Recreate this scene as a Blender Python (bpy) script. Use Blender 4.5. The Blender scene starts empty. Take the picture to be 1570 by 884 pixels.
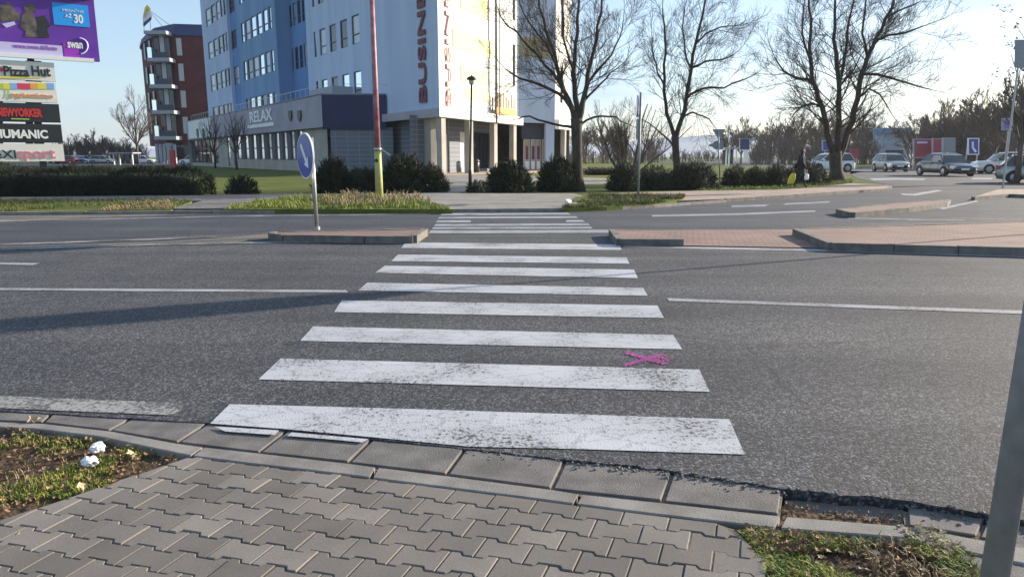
import bpy, bmesh, math, random
from mathutils import Vector, Matrix, noise as mnoise
from mathutils.geometry import tessellate_polygon
R = math.radians
random.seed(7)
sc = bpy.context.scene
col = sc.collection

# ------------------------------------------------------------ camera, world, sun, exposure
F, H = 1080.0, 1.5                      # focal length in photo pixels (1570 wide), eye height
PITCH = math.atan(202 / F); CP, SP = math.cos(PITCH), math.sin(PITCH)
cam = bpy.data.objects.new('camera', bpy.data.cameras.new('camera')); col.objects.link(cam)
cam.location = (0, 0, H); cam.rotation_euler = (R(90) - PITCH, 0, 0)
cam.data.sensor_width = 36; cam.data.lens = 36 * F / 1570; cam.data.clip_end = 6000; cam.data.clip_start = 0.05
sc.camera = cam
SUN_AZ, SUN_EL = 65.0, 18.0             # degrees to the right of the view axis, above the horizon
w = bpy.data.worlds.new('World'); sc.world = w; w.use_nodes = True
nt = w.node_tree; bg = nt.nodes['Background']; bg.inputs['Strength'].default_value = 0.105
sky = nt.nodes.new('ShaderNodeTexSky'); sky.sky_type = 'NISHITA'; sky.sun_disc = False
sky.sun_elevation = R(SUN_EL); sky.sun_rotation = R(SUN_AZ)
sky.air_density = 1.0; sky.dust_density = 0.9; sky.ozone_density = 1.6
tc = nt.nodes.new('ShaderNodeTexCoord'); mp = nt.nodes.new('ShaderNodeMapping')
mp.inputs['Scale'].default_value = (1.3, 1.3, 7.0)
nz = nt.nodes.new('ShaderNodeTexNoise'); nz.inputs['Scale'].default_value = 2.3; nz.inputs['Detail'].default_value = 7
nz.inputs['Distortion'].default_value = 0.5
rp = nt.nodes.new('ShaderNodeValToRGB'); rp.color_ramp.elements[0].position = 0.46; rp.color_ramp.elements[1].position = 0.76
mul = nt.nodes.new('ShaderNodeMath'); mul.operation = 'MULTIPLY_ADD'; mul.inputs[1].default_value = 0.5; mul.inputs[2].default_value = 0.36
mix = nt.nodes.new('ShaderNodeMix'); mix.data_type = 'RGBA'
mix.inputs['B'].default_value = (2.35, 3.2, 4.4, 1)
nt.links.new(tc.outputs['Generated'], mp.inputs['Vector']); nt.links.new(mp.outputs[0], nz.inputs['Vector'])
nt.links.new(nz.outputs['Fac'], rp.inputs[0]); nt.links.new(rp.outputs[0], mul.inputs[0])
nt.links.new(mul.outputs[0], mix.inputs['Factor']); nt.links.new(sky.outputs[0], mix.inputs['A'])
nt.links.new(mix.outputs['Result'], bg.inputs['Color'])
sun = bpy.data.objects.new('sun', bpy.data.lights.new('sun', 'SUN')); col.objects.link(sun)
sun.data.energy = 5.0; sun.data.angle = R(0.55); sun.data.color = (1.0, 0.87, 0.70)
sd = Vector((math.sin(R(SUN_AZ)) * math.cos(R(SUN_EL)), math.cos(R(SUN_AZ)) * math.cos(R(SUN_EL)), math.sin(R(SUN_EL))))
sun.rotation_euler = (-sd).to_track_quat('-Z', 'Y').to_euler(); sun.location = sd * 50
sc.view_settings.view_transform = 'Standard'; sc.view_settings.look = 'None'
sc.view_settings.exposure = 1.12; sc.view_settings.gamma = 1; sc.view_settings.use_curve_mapping = False

# ------------------------------------------------------------ helpers: placing
def ray(x, y):
    xd = (x - 785) / F; yd = (y - 442) / F
    return Vector((xd, CP - yd * SP, -(SP + yd * CP)))
def G(x, y, z=0.0):                     # the point of the level z seen at photo pixel x, y
    d = ray(x, y); return Vector((0, 0, H)) + d * ((z - H) / d.z)
def P(x, y, Y):                         # the point at distance Y seen at photo pixel x, y
    d = ray(x, y); return Vector((0, 0, H)) + d * (Y / d.y)
def GL(pts, z=0.0): return [G(a, b, z) for a, b in pts]

# ------------------------------------------------------------ helpers: objects
def tag(o, label=None, cat=None, group=None, kind=None):
    if label: o['label'] = label
    if cat: o['category'] = cat
    if group: o['group'] = group
    if kind: o['kind'] = kind
    return o
def thing(name, label, cat, loc=(0, 0, 0), rz=0, group=None):
    o = bpy.data.objects.new(name, None); col.objects.link(o); o.location = loc; o.rotation_euler = (0, 0, rz)
    o.empty_display_size = 0.2
    return tag(o, label, cat, group)
def base_of(o):
    v = Vector((0, 0, 0))
    while o is not None: v += Vector(o.location); o = o.parent
    return v
def copy_tree(o, parent=None):
    c = o.copy(); col.objects.link(c); c.parent = parent
    for ch in o.children: copy_tree(ch, c)
    return c

class MB:
    def __init__(s): s.v = []; s.f = []; s.c = []
    def quad(s, a, b, c, d): n = len(s.v); s.v += [a, b, c, d]; s.f.append((n, n+1, n+2, n+3)); return s
    def tri(s, a, b, c): n = len(s.v); s.v += [a, b, c]; s.f.append((n, n+1, n+2)); return s
    def box(s, c, size, rz=0, rx=0, ry=0):
        M = Matrix.Translation(c) @ Matrix.Rotation(rz, 4, 'Z') @ Matrix.Rotation(ry, 4, 'Y') @ Matrix.Rotation(rx, 4, 'X')
        n = len(s.v); x, y, z = size[0]/2, size[1]/2, size[2]/2
        for k in ((-1,-1,-1),(1,-1,-1),(1,1,-1),(-1,1,-1),(-1,-1,1),(1,-1,1),(1,1,1),(-1,1,1)):
            s.v.append(M @ Vector((k[0]*x, k[1]*y, k[2]*z)))
        for q in ((0,3,2,1),(4,5,6,7),(0,1,5,4),(1,2,6,5),(2,3,7,6),(3,0,4,7)): s.f.append(tuple(n+i for i in q))
        return s
    def prism(s, poly, z0, z1, bottom=True):
        """poly of xy points (any order); extruded z0..z1"""
        pts = [Vector((p[0], p[1], 0)) for p in poly]
        area = sum(pts[i].x*pts[(i+1) % len(pts)].y - pts[(i+1) % len(pts)].x*pts[i].y for i in range(len(pts)))
        if area < 0: pts.reverse()
        n = len(s.v); m = len(pts)
        s.v += [Vector((p.x, p.y, z0)) for p in pts] + [Vector((p.x, p.y, z1)) for p in pts]
        for t in tessellate_polygon([pts]):
            a, b, c = t
            if (pts[b]-pts[a]).cross(pts[c]-pts[a]).z < 0: b, c = c, b
            s.f.append((n+m+a, n+m+b, n+m+c))
            if bottom: s.f.append((n+a, n+c, n+b))
        for i in range(m):
            j = (i+1) % m; s.f.append((n+i, n+j, n+m+j, n+m+i))
        return s
    def sheet(s, poly, z):
        pts = [Vector((p[0], p[1], 0)) for p in poly]; n = len(s.v)
        s.v += [Vector((p.x, p.y, z)) for p in pts]
        for a, b, c in tessellate_polygon([pts]):
            if (pts[b]-pts[a]).cross(pts[c]-pts[a]).z < 0: b, c = c, b
            s.f.append((n+a, n+b, n+c))
        return s
    def tube(s, pts, rad, n=8, cap=True):
        pts = [Vector(p) for p in pts]; m = len(pts); st = len(s.v)
        if not isinstance(rad, (list, tuple)): rad = [rad]*m
        d = (pts[1]-pts[0]).normalized(); u = d.orthogonal().normalized()
        for i, p in enumerate(pts):
            if i < m-1: d2 = (pts[i+1]-pts[i])
            else: d2 = pts[i]-pts[i-1]
            if 0 < i < m-1: d2 = (pts[i+1]-pts[i-1])
            d2 = d2.normalized() if d2.length > 1e-9 else d
            u = (u - d2*u.dot(d2)); u = u.normalized() if u.length > 1e-6 else d2.orthogonal().normalized()
            v = d2.cross(u)
            for k in range(n):
                a = 2*math.pi*k/n; s.v.append(p + (u*math.cos(a)+v*math.sin(a))*rad[i])
        for i in range(m-1):
            for k in range(n):
                a = st+i*n+k; b = st+i*n+(k+1) % n; s.f.append((a, b, b+n, a+n))
        if cap: s.f.append(tuple(st+k for k in range(n))[::-1]); s.f.append(tuple(st+(m-1)*n+k for k in range(n)))
        return s
    def lathe(s, prof, n=20, c=(0, 0, 0)):
        st = len(s.v); c = Vector(c)
        for r, z in prof:
            for k in range(n): a = 2*math.pi*k/n; s.v.append(c+Vector((r*math.cos(a), r*math.sin(a), z)))
        for i in range(len(prof)-1):
            for k in range(n):
                a = st+i*n+k; b = st+i*n+(k+1) % n; s.f.append((a, b, b+n, a+n))
        s.f.append(tuple(st+k for k in range(n))[::-1]); s.f.append(tuple(st+(len(prof)-1)*n+k for k in range(n)))
        return s
    def xform(s, M, start=0):
        for i in range(start, len(s.v)): s.v[i] = M @ Vector(s.v[i])
        return s
    def build(s, name, m, parent=None, world=True, smooth=False):
        me = bpy.data.meshes.new(name)
        off = base_of(parent) if (parent is not None and world) else Vector((0, 0, 0))
        me.from_pydata([tuple(Vector(v)-off) for v in s.v], [], s.f)
        if s.c:
            at = me.color_attributes.new('var', 'FLOAT_COLOR', 'POINT')
            buf = []
            for x in s.c: buf += [x, x, x, 1]
            at.data.foreach_set('color', buf)
        me.materials.append(m if m else MAT['grey'])
        if smooth: me.polygons.foreach_set('use_smooth', [True]*len(me.polygons))
        me.update()
        o = bpy.data.objects.new(name, me); col.objects.link(o)
        if parent is not None: o.parent = parent
        return o
    def solo(s, name, m, base, smooth=False):
        """one-mesh thing with its origin at base"""
        b = Vector(base); s.v = [Vector(v)-b for v in s.v]
        o = s.build(name, m, None, False, smooth); o.location = b; return o

# ------------------------------------------------------------ materials
MAT = {}
def M_(name, c1, c2=None, scale=5, rough=0.8, metal=0.0, bump=0.0, bscale=None, detail=5, spec=0.5, contrast=(0.35, 0.65), emit=None, coat=0, stretch=None):
    m = bpy.data.materials.new(name); m.use_nodes = True; t = m.node_tree; b = t.nodes['Principled BSDF']
    b.inputs['Roughness'].default_value = rough; b.inputs['Metallic'].default_value = metal
    b.inputs['Specular IOR Level'].default_value = spec; b.inputs['Coat Weight'].default_value = coat
    b.inputs['Base Color'].default_value = (*c1, 1)
    tcn = t.nodes.new('ShaderNodeTexCoord'); vec = tcn.outputs['Object']
    if stretch:
        mpn = t.nodes.new('ShaderNodeMapping'); mpn.inputs['Scale'].default_value = stretch
        t.links.new(vec, mpn.inputs[0]); vec = mpn.outputs[0]
    if c2:
        n = t.nodes.new('ShaderNodeTexNoise'); n.inputs['Scale'].default_value = scale; n.inputs['Detail'].default_value = detail
        r = t.nodes.new('ShaderNodeValToRGB'); r.color_ramp.elements[0].position, r.color_ramp.elements[1].position = contrast
        r.color_ramp.elements[0].color = (*c1, 1); r.color_ramp.elements[1].color = (*c2, 1)
        t.links.new(vec, n.inputs['Vector']); t.links.new(n.outputs['Fac'], r.inputs[0]); t.links.new(r.outputs[0], b.inputs['Base Color'])
    if bump:
        n2 = t.nodes.new('ShaderNodeTexNoise'); n2.inputs['Scale'].default_value = bscale or scale*4; n2.inputs['Detail'].default_value = 6
        bp = t.nodes.new('ShaderNodeBump'); bp.inputs['Strength'].default_value = bump; bp.inputs['Distance'].default_value = 0.02
        t.links.new(vec, n2.inputs['Vector']); t.links.new(n2.outputs['Fac'], bp.inputs['Height']); t.links.new(bp.outputs[0], b.inputs['Normal'])
    if emit:
        b.inputs['Emission Color'].default_value = (*c1, 1); b.inputs['Emission Strength'].default_value = emit
    MAT[name] = m; return m
M_('grey', (.3, .3, .3))
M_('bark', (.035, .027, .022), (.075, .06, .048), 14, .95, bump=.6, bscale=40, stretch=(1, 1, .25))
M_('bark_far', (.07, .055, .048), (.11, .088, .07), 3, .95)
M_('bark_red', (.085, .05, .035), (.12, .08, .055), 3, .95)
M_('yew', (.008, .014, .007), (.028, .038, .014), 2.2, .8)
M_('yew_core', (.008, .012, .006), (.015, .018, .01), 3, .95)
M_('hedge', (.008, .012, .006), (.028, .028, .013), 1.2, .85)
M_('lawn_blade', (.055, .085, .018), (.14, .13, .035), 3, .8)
M_('green_blade', (.085, .14, .018), (.30, .31, .05), 9, .7)
M_('dry_blade', (.22, .16, .08), (.34, .27, .16), 12, .9)
M_('dead_leaf', (.11, .06, .032), (.30, .19, .10), 16, .8)
M_('pale_leaf', (.45, .33, .2), (.6, .48, .33), 16, .8)
M_('paper', (.85, .85, .86), (.72, .74, .78), 30, .6, bump=.4, bscale=60)
M_('concrete', (.16, .15, .14), (.25, .235, .215), 5, .9, bump=.35, bscale=180)
M_('concrete_dark', (.10, .094, .09), (.165, .152, .145), 6, .9, bump=.35, bscale=150)
M_('kerb_grey', (.10, .094, .088), (.18, .165, .145), 5, .9, bump=.3, bscale=80)  # one even grey concrete for island and right pavement kerbs
M_('metal', (.33, .34, .35), (.42, .43, .44), 12, .42, .75)
M_('galv', (.21, .24, .26), (.29, .31, .33), 16, .55, .35)
M_('black_metal', (.02, .02, .022), None, rough=.45)
M_('white', (.78, .78, .77), None, rough=.5)
M_('sign_blue', (.005, .035, .32), None, rough=.35, coat=.3)
M_('red_paint', (.24, .075, .10), (.36, .19, .22), 5, .55)
M_('yellow_paint', (.42, .43, .13), (.30, .33, .15), 7, .6)
M_('black_paint', (.02, .02, .02), None, rough=.6)
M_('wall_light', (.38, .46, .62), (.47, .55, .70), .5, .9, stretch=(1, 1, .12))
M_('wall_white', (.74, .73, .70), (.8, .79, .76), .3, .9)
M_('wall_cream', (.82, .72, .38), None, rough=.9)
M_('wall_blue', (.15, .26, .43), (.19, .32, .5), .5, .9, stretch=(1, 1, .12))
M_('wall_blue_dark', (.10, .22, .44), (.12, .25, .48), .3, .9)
M_('fascia', (.30, .28, .34), (.37, .35, .40), .4, .85)
M_('navy', (.003, .010, .065), (.005, .014, .085), .5, .6)
M_('beige_wall', (.30, .28, .25), (.38, .35, .31), .5, .9)
M_('beige_panel', (.34, .30, .17), (.42, .37, .22), .4, .9)
M_('soffit', (.1, .1, .11), None, rough=.9)
M_('frame_dark', (.035, .04, .06), None, rough=.5)
M_('frame_light', (.45, .45, .47), None, rough=.5)
M_('brick_red', (.075, .017, .017), (.11, .026, .024), .6, .9)
M_('roof_blue', (.02, .035, .12), (.03, .05, .16), .4, .6)
M_('slab', (.32, .34, .38), None, rough=.85)
M_('sign_red', (.42, .045, .05), (.5, .07, .07), .5, .6)
M_('letter_red', (.13, .02, .05), None, rough=.6)
M_('letter_pink', (.62, .26, .24), None, rough=.6)
M_('orange', (.65, .26, .06), None, rough=.6)
M_('brown', (.25, .15, .05), None, rough=.6)
M_('yellow', (.7, .62, .06), None, rough=.45)
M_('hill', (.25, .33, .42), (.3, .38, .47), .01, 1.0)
M_('tyre', (.015, .015, .016), None, rough=.85)
M_('rim', (.32, .32, .34), None, rough=.35, metal=.8)
M_('lamp_glass', (.75, .77, .8), None, rough=.08, coat=1)
M_('tail_red', (.35, .01, .01), None, rough=.15, coat=1)
M_('coat', (.008, .008, .012), (.014, .014, .02), 20, .85)
M_('denim', (.01, .014, .03), None, rough=.9)
M_('skin', (.5, .3, .21), None, rough=.6)
M_('hair', (.04, .025, .018), None, rough=.7)
M_('magenta', (.55, .06, .36), None, rough=.9)
def glass(name, c, metal=.0, rough=.06, spec=.8): return M_(name, c, None, rough=rough, metal=metal, spec=spec)
glass('car_glass', (.02, .028, .035)); glass('glass_dark', (.02, .03, .045), .25)
glass('glass_sky', (.9, .95, 1.0), .95, .12); glass('glass_blind', (.34, .38, .42), .35, .25); glass('glass_warm', (.4, .3, .2), .5, .3)
def paint(name, c, metal=.3): return M_(name, c, None, rough=.28, metal=metal, coat=.8)
paint('car_white', (.68, .7, .72), 0); paint('car_silver', (.38, .37, .35), .6); paint('car_navy', (.012, .018, .035), .3)
paint('car_suv', (.6, .58, .55), .2); paint('car_grey', (.28, .31, .31), .6); paint('car_blue', (.04, .09, .25), .4); paint('car_red', (.25, .02, .02), .3)

def wire(m, fn):
    t = m.node_tree; return fn(t, t.nodes['Principled BSDF'])
def node(t, kind, **kw):
    n = t.nodes.new(kind)
    for k, v in kw.items():
        if k in n.inputs: n.inputs[k].default_value = v
        else: setattr(n, k, v)
    return n
def ramp(t, src, stops):
    r = t.nodes.new('ShaderNodeValToRGB'); cr = r.color_ramp
    while len(cr.elements) < len(stops): cr.elements.new(0.5)
    for e, (p_, c_) in zip(cr.elements, stops): e.position = p_; e.color = (*c_, 1)
    t.links.new(src, r.inputs[0]); return r.outputs[0]
def mixc(t, fac, a, b, mode='MIX'):
    m = t.nodes.new('ShaderNodeMix'); m.data_type = 'RGBA'; m.blend_type = mode
    for k, s_ in (('Factor', fac), ('A', a), ('B', b)):
        if isinstance(s_, (int, float)): m.inputs[k].default_value = s_
        elif isinstance(s_, tuple): m.inputs[k].default_value = (*s_, 1)
        else: t.links.new(s_, m.inputs[k])
    return m.outputs['Result']

def asphalt(name, dark, light, patch):
    m = bpy.data.materials.new(name); m.use_nodes = True; t = m.node_tree; b = t.nodes['Principled BSDF']; MAT[name] = m
    o = node(t, 'ShaderNodeTexCoord').outputs['Object']
    v = node(t, 'ShaderNodeTexVoronoi', Scale=85.0); t.links.new(o, v.inputs['Vector'])
    sp = node(t, 'ShaderNodeSeparateColor'); t.links.new(v.outputs['Color'], sp.inputs[0])
    stones = ramp(t, sp.outputs[0], [(0, dark), (.45, tuple(x*1.35 for x in dark)), (.8, light), (1, tuple(x*1.9 for x in light))])
    n1 = node(t, 'ShaderNodeTexNoise', Scale=.55, Detail=7.0, Roughness=.6); t.links.new(o, n1.inputs['Vector'])
    big = ramp(t, n1.outputs['Fac'], [(.3, (.68, .68, .70)), (.68, patch)])
    # wheel tracks: long streaks along the road
    mpn = node(t, 'ShaderNodeMapping'); mpn.inputs['Scale'].default_value = (.03, .9, 1); mpn.inputs['Rotation'].default_value = (0, 0, R(5))
    t.links.new(o, mpn.inputs[0]); n3 = node(t, 'ShaderNodeTexNoise', Scale=1.3, Detail=3.0); t.links.new(mpn.outputs[0], n3.inputs['Vector'])
    trk = ramp(t, n3.outputs['Fac'], [(.32, (.72, .73, .76)), (.66, (1.2, 1.18, 1.14))])
    c = mixc(t, 1.0, stones, big, 'MULTIPLY'); c = mixc(t, 1.0, c, trk, 'MULTIPLY')
    # cracks
    v2 = node(t, 'ShaderNodeTexVoronoi', Scale=.16); v2.feature = 'DISTANCE_TO_EDGE'
    n4 = node(t, 'ShaderNodeTexNoise', Scale=1.2, Detail=8.0); t.links.new(o, n4.inputs['Vector'])
    off = mixc(t, .25, o, n4.outputs['Color']); t.links.new(off, v2.inputs['Vector'])
    crk = ramp(t, v2.outputs['Distance'], [(0, (.72, .72, .72)), (.0016, (1, 1, 1))])
    c = mixc(t, 1.0, c, crk, 'MULTIPLY')
    # oil spots and small dark stains
    n5 = node(t, 'ShaderNodeTexNoise', Scale=2.6, Detail=5.0, Roughness=.55); t.links.new(o, n5.inputs['Vector'])
    c = mixc(t, 1.0, c, ramp(t, n5.outputs['Fac'], [(.27, (.6, .6, .6)), (.37, (1, 1, 1))]), 'MULTIPLY')
    t.links.new(c, b.inputs['Base Color'])
    b.inputs['Roughness'].default_value = .82; b.inputs['Specular IOR Level'].default_value = .35
    bp = node(t, 'ShaderNodeBump', Strength=.55, Distance=.004)
    t.links.new(v.outputs['Distance'], bp.inputs['Height']); bp.invert = True
    t.links.new(bp.outputs[0], b.inputs['Normal'])
    return m
asphalt('asphalt', (.028, .029, .033), (.094, .096, .108), (1.14, 1.12, 1.08))
asphalt('asphalt_far', (.034, .037, .046), (.058, .063, .078), (1.12, 1.12, 1.12))
asphalt('asphalt_dusty', (.10, .09, .078), (.17, .155, .135), (1.1, 1.08, 1.05))

def road_paint(name, base, holes, ink=(.07, .068, .066)):
    """worn paint: chips and hairline cracks let the asphalt colour through"""
    m = bpy.data.materials.new(name); m.use_nodes = True; t = m.node_tree; b = t.nodes['Principled BSDF']; MAT[name] = m
    o = node(t, 'ShaderNodeTexCoord').outputs['Object']
    n = node(t, 'ShaderNodeTexNoise', Scale=36.0, Detail=7.0, Roughness=.72); t.links.new(o, n.inputs['Vector'])
    n2 = node(t, 'ShaderNodeTexNoise', Scale=1.6, Detail=3.0); t.links.new(o, n2.inputs['Vector'])
    add = node(t, 'ShaderNodeMath', operation='MULTIPLY_ADD'); add.inputs[1].default_value = .45
    t.links.new(n2.outputs['Fac'], add.inputs[0]); t.links.new(n.outputs['Fac'], add.inputs[2])
    chip = ramp(t, add.outputs[0], [(holes, (0, 0, 0)), (holes+.06, (1, 1, 1))])
    mpc = node(t, 'ShaderNodeMapping'); mpc.inputs['Scale'].default_value = (.55, 1.1, 1); t.links.new(o, mpc.inputs[0])
    v = node(t, 'ShaderNodeTexVoronoi', Scale=7.5); v.feature = 'DISTANCE_TO_EDGE'
    off = mixc(t, .10, mpc.outputs[0], n.outputs['Color']); t.links.new(off, v.inputs['Vector'])
    crk = ramp(t, v.outputs['Distance'], [(0, (.38, .38, .38)), (.012, (.6, .6, .6)), (.022, (1, 1, 1))])
    tone = ramp(t, n2.outputs['Fac'], [(.3, tuple(x*.74 for x in base)), (.7, base)])
    c = mixc(t, chip, ink, tone); c = mixc(t, 1.0, c, crk, 'MULTIPLY') if holes > .5 else c
    t.links.new(c, b.inputs['Base Color']); b.inputs['Roughness'].default_value = .7
    bp = node(t, 'ShaderNodeBump', Strength=.4, Distance=.003); v3 = node(t, 'ShaderNodeTexVoronoi', Scale=85.0)
    t.links.new(o, v3.inputs['Vector']); t.links.new(v3.outputs['Distance'], bp.inputs['Height']); bp.invert = True
    t.links.new(bp.outputs[0], b.inputs['Normal'])
road_paint('paint_cracked', (.45, .46, .495), .60)
road_paint('paint', (.43, .44, .47), .585)
road_paint('paint_far', (.30, .315, .35), .60)
road_paint('paint_line', (.34, .345, .36), .60)
road_paint('paint_worn', (.30, .295, .285), .70)
road_paint('spray', (.40, .07, .30), .56)

def brickpave(name, c1, c2, mortar, sx, sy, rot):
    m = bpy.data.materials.new(name); m.use_nodes = True; t = m.node_tree; b = t.nodes['Principled BSDF']; MAT[name] = m
    o = node(t, 'ShaderNodeTexCoord').outputs['Object']
    mpn = node(t, 'ShaderNodeMapping'); mpn.inputs['Rotation'].default_value = (0, 0, R(rot)); t.links.new(o, mpn.inputs[0])
    br = node(t, 'ShaderNodeTexBrick'); t.links.new(mpn.outputs[0], br.inputs['Vector'])
    for k, x in (('Color1', c1), ('Color2', c2), ('Mortar', mortar)): br.inputs[k].default_value = (*x, 1)
    br.inputs['Scale'].default_value = 1; br.inputs['Brick Width'].default_value = sx; br.inputs['Row Height'].default_value = sy
    br.inputs['Mortar Size'].default_value = .012
    n = node(t, 'ShaderNodeTexNoise', Scale=1.1, Detail=6.0); t.links.new(o, n.inputs['Vector'])
    c = mixc(t, 1.0, br.outputs['Color'], ramp(t, n.outputs['Fac'], [(.3, (.75, .75, .75)), (.7, (1.15, 1.13, 1.1))]), 'MULTIPLY')
    t.links.new(c, b.inputs['Base Color']); b.inputs['Roughness'].default_value = .9
    bp = node(t, 'ShaderNodeBump', Strength=.6, Distance=.01); t.links.new(br.outputs['Fac'], bp.inputs['Height']); bp.invert = True
    t.links.new(bp.outputs[0], b.inputs['Normal'])
brickpave('pave_red', (.25, .155, .13), (.205, .13, .112), (.12, .1, .085), .22, .12, 14)
brickpave('pave_pink', (.33, .24, .2), (.27, .21, .18), (.1, .09, .08), .4, .4, 8)
brickpave('pave_grey', (.27, .25, .23), (.22, .21, .2), (.1, .1, .09), .2, .13, -10)
brickpave('tiles_dark', (.075, .09, .12), (.085, .1, .135), (.16, .17, .2), 1.4, 1.4, 0)
brickpave('forecourt', (.45, .37, .29), (.5, .42, .33), (.25, .22, .19), .6, .6, 23)
def wall_tiles(name, c1, c2, gap):
    """panel joints on an upright wall: bricks over (horizontal distance, height)"""
    m = bpy.data.materials.new(name); m.use_nodes = True; t = m.node_tree; b = t.nodes['Principled BSDF']; MAT[name] = m
    o = node(t, 'ShaderNodeTexCoord').outputs['Object']
    sx = node(t, 'ShaderNodeSeparateXYZ'); t.links.new(o, sx.inputs[0]); cx = node(t, 'ShaderNodeCombineXYZ')
    t.links.new(sx.outputs[0], cx.inputs[0]); t.links.new(sx.outputs[2], cx.inputs[1])
    br = node(t, 'ShaderNodeTexBrick'); t.links.new(cx.outputs[0], br.inputs['Vector']); br.offset = 0
    for k, x in (('Color1', c1), ('Color2', c2), ('Mortar', gap)): br.inputs[k].default_value = (*x, 1)
    br.inputs['Scale'].default_value = 1; br.inputs['Brick Width'].default_value = 1.1; br.inputs['Row Height'].default_value = .42; br.inputs['Mortar Size'].default_value = .035
    t.links.new(br.outputs['Color'], b.inputs['Base Color']); b.inputs['Roughness'].default_value = .7
wall_tiles('tile_wall', (.15, .17, .21), (.13, .15, .19), (.24, .25, .28))

# grassy ground seen from afar
def turf(name, a, b_, c_):
    m = bpy.data.materials.new(name); m.use_nodes = True; t = m.node_tree; b = t.nodes['Principled BSDF']; MAT[name] = m
    o = node(t, 'ShaderNodeTexCoord').outputs['Object']
    n = node(t, 'ShaderNodeTexNoise', Scale=.35, Detail=8.0, Roughness=.65); t.links.new(o, n.inputs['Vector'])
    n2 = node(t, 'ShaderNodeTexNoise', Scale=14.0, Detail=6.0); t.links.new(o, n2.inputs['Vector'])
    c = mixc(t, n2.outputs['Fac'], ramp(t, n.outputs['Fac'], [(.35, a), (.6, b_)]), ramp(t, n.outputs['Fac'], [(.4, b_), (.7, c_)]))
    t.links.new(c, b.inputs['Base Color']); b.inputs['Roughness'].default_value = .95; b.inputs['Specular IOR Level'].default_value = .1
    bp = node(t, 'ShaderNodeBump', Strength=.8, Distance=.06); t.links.new(n2.outputs['Fac'], bp.inputs['Height']); t.links.new(bp.outputs[0], b.inputs['Normal'])
turf('turf', (.05, .075, .018), (.10, .125, .03), (.17, .15, .05))
turf('soil', (.045, .035, .025), (.085, .06, .04), (.13, .09, .06))

# pavers of the near pavement
m = bpy.data.materials.new('paver'); m.use_nodes = True; t = m.node_tree; b = t.nodes['Principled BSDF']; MAT['paver'] = m
o = node(t, 'ShaderNodeTexCoord').outputs['Object']
at = node(t, 'ShaderNodeAttribute'); at.attribute_name = 'var'
n = node(t, 'ShaderNodeTexNoise', Scale=170.0, Detail=4.0, Roughness=.7); t.links.new(o, n.inputs['Vector'])
n2 = node(t, 'ShaderNodeTexNoise', Scale=3.2, Detail=6.0); t.links.new(o, n2.inputs['Vector'])
c = mixc(t, at.outputs['Fac'], (.122, .111, .100), (.198, .181, .163))
c = mixc(t, 1.0, c, ramp(t, n.outputs['Fac'], [(.3, (.72, .72, .73)), (.7, (1.22, 1.2, 1.18))]), 'MULTIPLY')
c = mixc(t, 1.0, c, ramp(t, n2.outputs['Fac'], [(.35, (.86, .86, .87)), (.65, (1.08, 1.07, 1.06))]), 'MULTIPLY')
t.links.new(c, b.inputs['Base Color']); b.inputs['Roughness'].default_value = .85
bp = node(t, 'ShaderNodeBump', Strength=.35, Distance=.003); t.links.new(n.outputs['Fac'], bp.inputs['Height']); t.links.new(bp.outputs[0], b.inputs['Normal'])
M_('joint_sand', (.10, .085, .068), (.19, .16, .125), 25, .95, bump=.5, bscale=150)

def text_into(mb, s_, origin, xdir, ydir, size, depth=.02, bold=0.0, align='LEFT', sx=1.0):
    cu = bpy.data.curves.new('t', 'FONT'); cu.body = s_; cu.size = size; cu.extrude = depth/2; cu.offset = bold
    cu.align_x = align; cu.resolution_u = 3
    ob = bpy.data.objects.new('t', cu); col.objects.link(ob)
    dg = bpy.context.evaluated_depsgraph_get(); me = bpy.data.meshes.new_from_object(ob.evaluated_get(dg))
    X = Vector(xdir).normalized(); Yv = Vector(ydir).normalized(); N = X.cross(Yv)
    n0 = len(mb.v); O = Vector(origin)
    for v in me.vertices: mb.v.append(O + X*v.co.x*sx + Yv*v.co.y + N*v.co.z)
    for p_ in me.polygons: mb.f.append(tuple(n0+i for i in p_.vertices))
    bpy.data.objects.remove(ob); bpy.data.curves.remove(cu); bpy.data.meshes.remove(me)
    return mb
def struct(name, mb, m): return tag(mb.build(name, MAT[m]), kind='structure')
def stuff(name, mb, m, label, cat): return tag(mb.build(name, MAT[m]), label, cat, kind='stuff')

# ============================================================ THE GROUND
mb = MB(); mb.quad(Vector((-3000, -60, -.09)), Vector((3000, -60, -.09)), Vector((3000, 5000, -.09)), Vector((-3000, 5000, -.09)))
struct('ground', mb, 'turf')
E_far = [(-500, 329), (0, 326.5), (250, 325), (690, 322), (870, 320.5), (1000, 316), (1112, 307), (1239, 299.5), (1330, 292.6), (1366, 290.5), (1367, 284), (1340, 279), (1316, 274), (1305, 268), (1302, 261), (1330, 256.5), (1420, 253), (1650, 251), (1900, 251)]
E_near = [(-700, 610), (-40, 627), (79, 634), (200, 640.5), (318, 648), (440, 659), (570, 672), (713, 687), (866, 704), (940, 711), (1031, 721), (1110, 735), (1201, 748), (1300, 759), (1389, 766), (1513, 788), (1660, 812), (2400, 930)]
def ragged(pts, step, amp, seed):
    out = []
    for a, b_ in zip(pts[:-1], pts[1:]):
        n_ = max(1, int((b_-a).length/step)) if (b_-a).length < 3 else 1
        for k in range(n_):
            q = a.lerp(b_, k/n_); s_ = amp*(1 if q.x < .3 else 2.2); q = q+Vector((0, s_*mnoise.noise(Vector((q.x*9, q.y*9, seed)))+s_*.7*mnoise.noise(Vector((q.x*37, q.y*37, seed))), 0)); out.append(q)
    return out+[pts[-1]]
near_pts = ragged(GL(E_near), .03, .009, 3)
far_pts = GL(E_far)
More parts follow.
